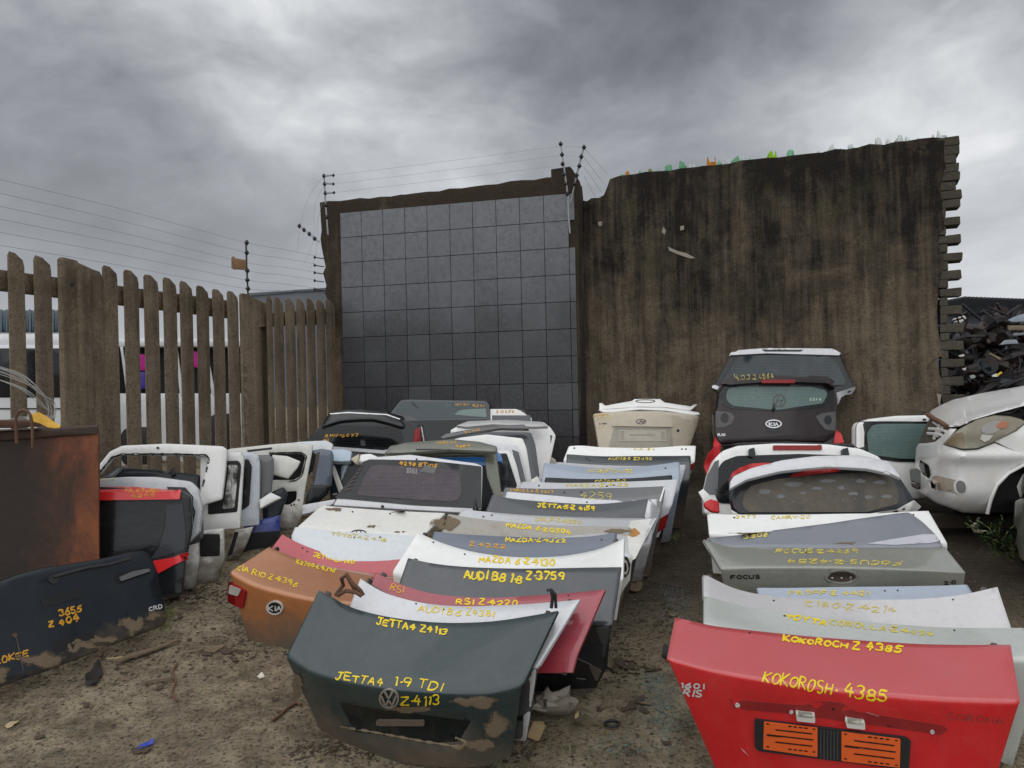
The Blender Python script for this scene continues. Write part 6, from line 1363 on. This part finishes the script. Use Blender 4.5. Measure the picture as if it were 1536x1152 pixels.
# ------------------------------------------------------------------ debris on the ground
def gp(px, py, h=0):
    q = GP(px, py); q.z = hgt(q.x, q.y)+h; return q
def scrap(nm, px, py, sx, sy, mat, lab, cat, sd, grp=None, curl=.3, pts=None, seg=7):
    """torn flat scrap lying on the earth, curled"""
    rnd = random.Random(sd); c = gp(px, py, .012); n = 14; rot = rnd.uniform(0, 6.3)
    M_ = Mesh(); ol = [(math.cos(2*math.pi*i/n)*(1+rnd.uniform(-.35, .3)), math.sin(2*math.pi*i/n)*(1+rnd.uniform(-.35, .3))) for i in range(n)]
    P2, tris, _ = fill2d(ol, [], .38, 0)
    vs = []
    for x, y in P2:
        a = x*sx*math.cos(rot)-y*sy*math.sin(rot); b_ = x*sx*math.sin(rot)+y*sy*math.cos(rot)
        h = curl*max(sx, sy)*(.35*x*x+.6*noise.noise(Vector((x*1.7, y*1.7, sd)))+.15)
        q = c+Vector((a, b_, 0)); q.z = hgt(q.x, q.y)+.008+max(0, h); vs.append(q)
    bk = [v-Vector((0, 0, .003)) for v in vs]; v_, f_ = shell(vs, bk, tris); M_.add(v_, f_)
    return tag(M_.mk(nm, mat, ang=30), lab, cat, grp)
M_leaf = plain('dead_leaf', (.062, .042, .027), .85, var=.4, scale=30); M_leaf2 = plain('pale_leaf', (.15, .11, .07), .85, var=.3, scale=30); M_dk = plain('black_scrap', (.022, .020, .018), .6)
LEAF = 'curled dry brown leaf scrap on the bare earth'; LG = 'dry leaf scraps on the ground'
for k, (px, py, a, b_) in enumerate(((912,1000,.09,.04),(930,998,.07,.04),(945,1003,.06,.03),(958,996,.06,.03),(968,1000,.05,.02),(922,1008,.06,.03),(952,1012,.05,.025),(975,1006,.05,.02),(985,1004,.04,.02),(940,992,.07,.03),(948,1062,.05,.03),(958,1054,.06,.03),(970,1058,.05,.02),(965,1068,.04,.03),(940,1066,.04,.02),(905,1060,.04,.02),(900,1064,.03,.02),(310,985,.05,.03),(325,978,.09,.03),(340,980,.06,.03),(358,978,.05,.02),(378,985,.05,.02),(352,990,.04,.02),(270,930,.03,.02),(290,905,.05,.02),(300,896,.04,.02),(606,1132,.035,.02),(655,1134,.05,.015),(420,1072,.03,.02),(413,1050,.03,.02),(1010,925,.04,.02),(60,1110,.03,.02),(250,1010,.03,.02),(150,985,.05,.02),(240,1034,.04,.02),(500,1130,.03,.02),(880,1110,.03,.015),(1000,1120,.03,.015),(130,1060,.03,.02),(340,1110,.03,.015))):
    scrap('dry_leaf', px, py, a*.75, b_*.75, M_leaf if k % 3 else M_leaf2, LEAF, 'dry leaf', k+3, LG)
for k, (px, py, a, b_, mt, nm, lab, cat) in enumerate(((140,1018,.12,.05,M_dk,'black_plastic_sheet','torn black plastic sheet lying below the dark navy tailgate','plastic sheet'),(962,866,.075,.045,M_char,'dark_plastic_cover','dark plastic cover with pale stick in the aisle beside the lamp hole lid','plastic cover'),(955,884,.09,.05,M_leaf2,'cardboard_scrap','tan cardboard scrap in the aisle below the dark plastic cover','cardboard'),
    (392,1015,.03,.018,plain('white_scrap', (.6,.55,.48), .7),'white_paper_scrap','small white paper scrap left of the dark green lid','paper scrap'),(17,1085,.03,.03,plain('tan_stone', (.38,.29,.17), .8),'tan_paper_scrap','crumpled tan wrapper at left picture edge','wrapper'),(217,1126,.05,.022,plain('blue_wrapper', (.04,.07,.42), .3),'blue_wrapper','shiny blue wrapper on the earth at bottom left','wrapper'),(213,1133,.05,.03,M_leaf,'brown_wrapper','brown scrap under the shiny blue wrapper','scrap'),
    (1000,985,.08,.03,M_dk,'black_rubber_strip','black rubber strip by left edge of the bright red lid','rubber strip'),(865,1075,.03,.01,plain('straw', (.45,.35,.18), .8),'pale_wood_chip','pale wood chip right of the dirty plastic bag','wood chip'),(1080,895,.05,.02,M_dk,'black_scrap','black scrap left of pinkish silver lid','scrap'))):
    scrap(nm, px, py, a, b_, mt, lab, cat, k+77)
# dirty plastic bag, wood offcut, planks, washer, cable
q = gp(826, 1076); M_ = Mesh(); n = 18; mm = 10
vs = []
for i in range(mm+1):
    for j in range(n):
        a = 2*math.pi*j/n; r_ = math.sin(math.pi*min(1, (i+.3)/mm)); d_ = Vector((math.cos(a)*.12*r_, math.sin(a)*.08*r_, .13*(1-i/mm)))
        d_ *= 1+.5*noise.noise(d_*16)+.35*noise.noise(d_*41); d_.x += .10*(1-(1-i/mm))**2*(1 if math.cos(a) > 0 else 0); vs.append(q+d_)
M_.add(vs, [(i*n+j, (i+1)*n+j, (i+1)*n+(j+1) % n, i*n+(j+1) % n) for i in range(mm) for j in range(n)])
tag(M_.mk('plastic_bag', plain('dirty_plastic', (.30, .27, .22), .4, var=.3), ang=25), 'crumpled dirty translucent plastic bag beside the dark green lid', 'plastic bag')
M_ = Mesh(); M_.box(gp(803, 1108, .04), (.06, .04, .08), Matrix.Rotation(.3, 3, 'Y'), jit=.01); tag(M_.mk('wood_offcut', plain('bare_wood', (.42, .31, .17), .8, rust=.3), smooth=False), 'short pale wood offcut at lower right of the dark green lid', 'wood')
def plank(a, b_, w_, lab, mat, h=.012):
    A, B_ = gp(*a, .02), gp(*b_, .02); u = (B_-A).normalized(); v = Vector((-u.y, u.x, 0))*w_/2; M_ = Mesh(); n = 10; vs = []
    for i in range(n+1):
        c = A.lerp(B_, i/n); k = .35+.65*math.sin(math.pi*min(1, .15+i/n*.9)); c.z += .006*noise.noise(c*9)
        for sgn, hz_ in ((-1, 0), (1, 0), (1, h), (-1, h)): vs.append(c+v*sgn*(k+.15*noise.noise(c*20+Vector((sgn, 0, 0))))+Vector((0, 0, hz_)))
    fs = [(0,3,2,1), tuple(n*4+q for q in (0,1,2,3))]
    for i in range(n):
        for q in range(4): fs.append((i*4+q, i*4+(q+1)%4, (i+1)*4+(q+1)%4, (i+1)*4+q))
    M_.add(vs, fs); tag(M_.mk('wood_plank', mat, smooth=False), lab, 'plank')
M_pl = plain('weathered_wood', (.15, .11, .07), .9, var=.45, scale=22)
plank((172,1001), (268,967), .05, 'long grey weathered plank lying below the dark navy tailgate', M_pl); plank((160,996), (205,992), .012, 'thin straw coloured splinter beside the long plank', plain('straw', (.45,.35,.18), .8), .006)
plank((215,1030), (262,1022), .02, 'small brown splinter below the long plank', M_pl, .008)
M_ = Mesh(); M_.tube(cr([gp(x, y, .012) for x, y in ((266,1000),(259,1012),(263,1026),(258,1042),(266,1055))], 26), .006, 7); tag(M_.mk('cable_piece', M_rust), 'short bent rusty cable on the earth left of the copper lid', 'cable')
M_ = Mesh(); M_.tube(cr([gp(x, y, .012) for x, y in ((408,1090),(420,1080),(432,1068),(445,1060),(452,1064))], 20), .008, 7); tag(M_.mk('rusty_rod', M_rust), 'bent rusty rod by lower left corner of the dark green lid', 'rod')
c = gp(918, 1088, .012); M_ = Mesh(); M_.tube([c+Vector((.035*math.cos(a), .035*math.sin(a), 0)) for a in [2*math.pi*i/20 for i in range(21)]], .007, 7, caps=False); tag(M_.mk('rubber_ring', M_dk), 'small black rubber ring on the earth between both columns', 'ring')
# pebbles, glass crumbs, weeds: uncountable
def stones(name, lab, n, mat, place, smin, smax, flat=.6, cat='stones'):
    rnd = random.Random(len(name)); M_ = Mesh()
    for _ in range(n):
        p_ = place(rnd)
        if p_ is None: continue
        r_ = smin+(smax-smin)*rnd.random()**3; z = hgt(p_[0], p_[1]); c = Vector((p_[0], p_[1], z+r_*flat*.3))
        vs = [c+Vector((rnd.uniform(.6, 1)*r_*x, rnd.uniform(.6, 1)*r_*y, rnd.uniform(.6, 1)*r_*flat*w_)) for x, y, w_ in ((1,0,0),(0,1,0),(-1,0,0),(0,-1,0),(.2,.1,1),(0,0,-1),)]
        M_.add(vs, [(0,1,4),(1,2,4),(2,3,4),(3,0,4),(1,0,5),(2,1,5),(3,2,5),(0,3,5)])
    return tag(M_.mk(name, mat, smooth=False), lab, cat, kind='stuff')
def area_ground(rnd):
    y = 3.3+6*rnd.random()**1.7; return (rnd.uniform(-.75, .75)*y, y)
stones('pebbles', 'small pebbles and clods scattered over the bare earth', 5200, plain('pebble', (.17, .14, .10), .9, var=.5, scale=9), area_ground, .003, .014)
stones('pale_chips', 'tiny pale chips and grit scattered over the bare earth', 1100, plain('pale_chip', (.5, .47, .42), .7, var=.3, scale=9), area_ground, .0015, .0055, cat='grit')
stones('dark_crumbs', 'dark crumbs of bark and rubber scattered on the earth', 1600, plain('dark_crumb', (.03, .024, .018), .9, var=.4), area_ground, .004, .016, .4, 'crumbs')
def base_place(rnd):
    q = GP(*rnd.choice([(930+rnd.gauss(0, 26), rnd.uniform(880, 1030)), (1000+rnd.gauss(0, 14), rnd.uniform(770, 960)), (rnd.uniform(430, 800), 1128+rnd.gauss(0, 9)), (rnd.uniform(255, 470), 960+rnd.gauss(0, 26)), (rnd.uniform(0, 250), 1035-.42*rnd.uniform(0, 250)+rnd.gauss(0, 10)), (rnd.uniform(250, 350), 890+rnd.gauss(0, 12))]))
    return (q.x, q.y)
stones('leaf_litter', 'dark trodden leaf and twig litter around the feet of the panels', 3600, plain('litter', (.055, .038, .024), .9, var=.6, scale=14), base_place, .006, .022, .3, 'litter')
stones('twig_crumbs', 'pale twig and straw crumbs around the feet of the panels', 900, plain('twig', (.26, .19, .115), .9, var=.4, scale=14), base_place, .004, .016, .3, 'litter')
def px_place(cl):
    def f(rnd):
        cx, cy, sx, sy = rnd.choice(cl); q = GP(cx+rnd.gauss(0, sx), cy+rnd.gauss(0, sy)); return (q.x, q.y)
    return f
M_gc = plain('glass_crumb', (.15, .22, .20), .2, var=.5, scale=30, bmp=0)
stones('glass_crumbs', 'patches of crumbled greenish window glass between the two columns', 4200, M_gc, px_place([(985,1040,16,26),(1000,1060,12,22),(975,1022,14,8),(1018,915,18,14),(1008,890,14,10),(1000,1100,14,20),(985,1060,18,18),(930,1115,30,16),(1030,1000,10,60)]), .002, .0065, .7, 'glass crumbs')
stones('glass_crumbs', 'sparse glass crumbs glinting on the earth at lower left', 700, M_gc, px_place([(70,1110,60,20),(250,1080,80,30),(120,1040,60,16),(480,1120,40,16)]), .0015, .005, .7, 'glass crumbs')
def blades(nm, lab, cl, n, hmin, hmax, mat, cat, wd=.004, lean=.5):
    rnd = random.Random(len(lab)); M_ = Mesh()
    for _ in range(n):
        cx, cy, sx, sy = rnd.choice(cl); q = GP(cx+rnd.gauss(0, sx), cy+rnd.gauss(0, sy)); q.z = hgt(q.x, q.y); h = rnd.uniform(hmin, hmax)
        d_ = Vector((rnd.uniform(-1, 1), rnd.uniform(-1, 1), 0))*h*lean; wv = Vector((rnd.uniform(-1, 1), rnd.uniform(-.4, .4), 0)).normalized()*wd
        a, b_, c = q, q+d_*.35+Vector((0, 0, h*.6)), q+d_+Vector((0, 0, h))
        M_.add([a-wv, a+wv, b_+wv*.8, b_-wv*.8, c], [(0,1,2,3),(3,2,4)])
    return tag(M_.mk(nm, mat, smooth=False), lab, cat, kind='stuff')
M_grass = plain('dry_grass', (.17, .19, .06), .8, var=.5, scale=30, bmp=0)
blades('grass_tuft', 'thin grass growing along the foot of the dark navy tailgate', [(245,935,6,5),(230,945,14,3),(255,925,4,3)], 70, .02, .08, M_grass, 'grass')
blades('weeds', 'tiny sparse weeds on the trodden earth', [(1016,806,6,3),(300,1060,140,40),(900,1100,60,20),(600,1140,200,8)], 90, .01, .035, M_grass, 'weeds')
def weed(px, py, d, h, lab, sd):
    rnd = random.Random(sd); t = thing('leafy_weed', lab, 'weed', 'leafy weeds below the white car'); c = P(px, py, d); ST_ = Mesh(); LF = Mesh()
    for i in range(9):
        tip = c+Vector((rnd.uniform(-.22, .22), rnd.uniform(-.1, .12), h*rnd.uniform(.5, 1))); q = cr([c, c.lerp(tip, .5)+Vector((rnd.uniform(-.04, .04), 0, .05)), tip], 8); ST_.tube(q, .004, 5)
        for j in range(14):
            p_ = q[rnd.randint(2, 7)]; l = rnd.uniform(.03, .065); u = Vector((rnd.uniform(-1, 1), rnd.uniform(-1, .3), rnd.uniform(-.4, .6))).normalized(); v = u.cross(Vector((rnd.random(), rnd.random(), 1))).normalized()*l*.32
            LF.add([p_, p_+u*l*.5+v, p_+u*l, p_+u*l*.5-v], [(0,1,2,3)])
    ST_.mk('stem', M_grass, t); LF.mk('leaves', M_wl, t, smooth=False)
M_wl = plain('weed_leaf', (.018, .038, .012), .6, var=.5, scale=25, bmp=0)
weed(1498, 836, 5.7, .30, 'dark leafy weed growing under the wheel arch, left of two', 1); weed(1518, 842, 5.6, .26, 'dark leafy weed growing beside the grey green car corner', 2)
M_ = Mesh(); M_.tube(cr([P(1461,785,5.9), P(1463,796,5.9), P(1470,797,5.88), P(1482,798,5.85)], 8), [.02,.022,.02,.018,.016,.014,.012,.01], 8); tag(M_.mk('white_pipe_fitting', M_pal), 'small white pipe fitting in the shadow below the white car', 'fitting')
finalize()
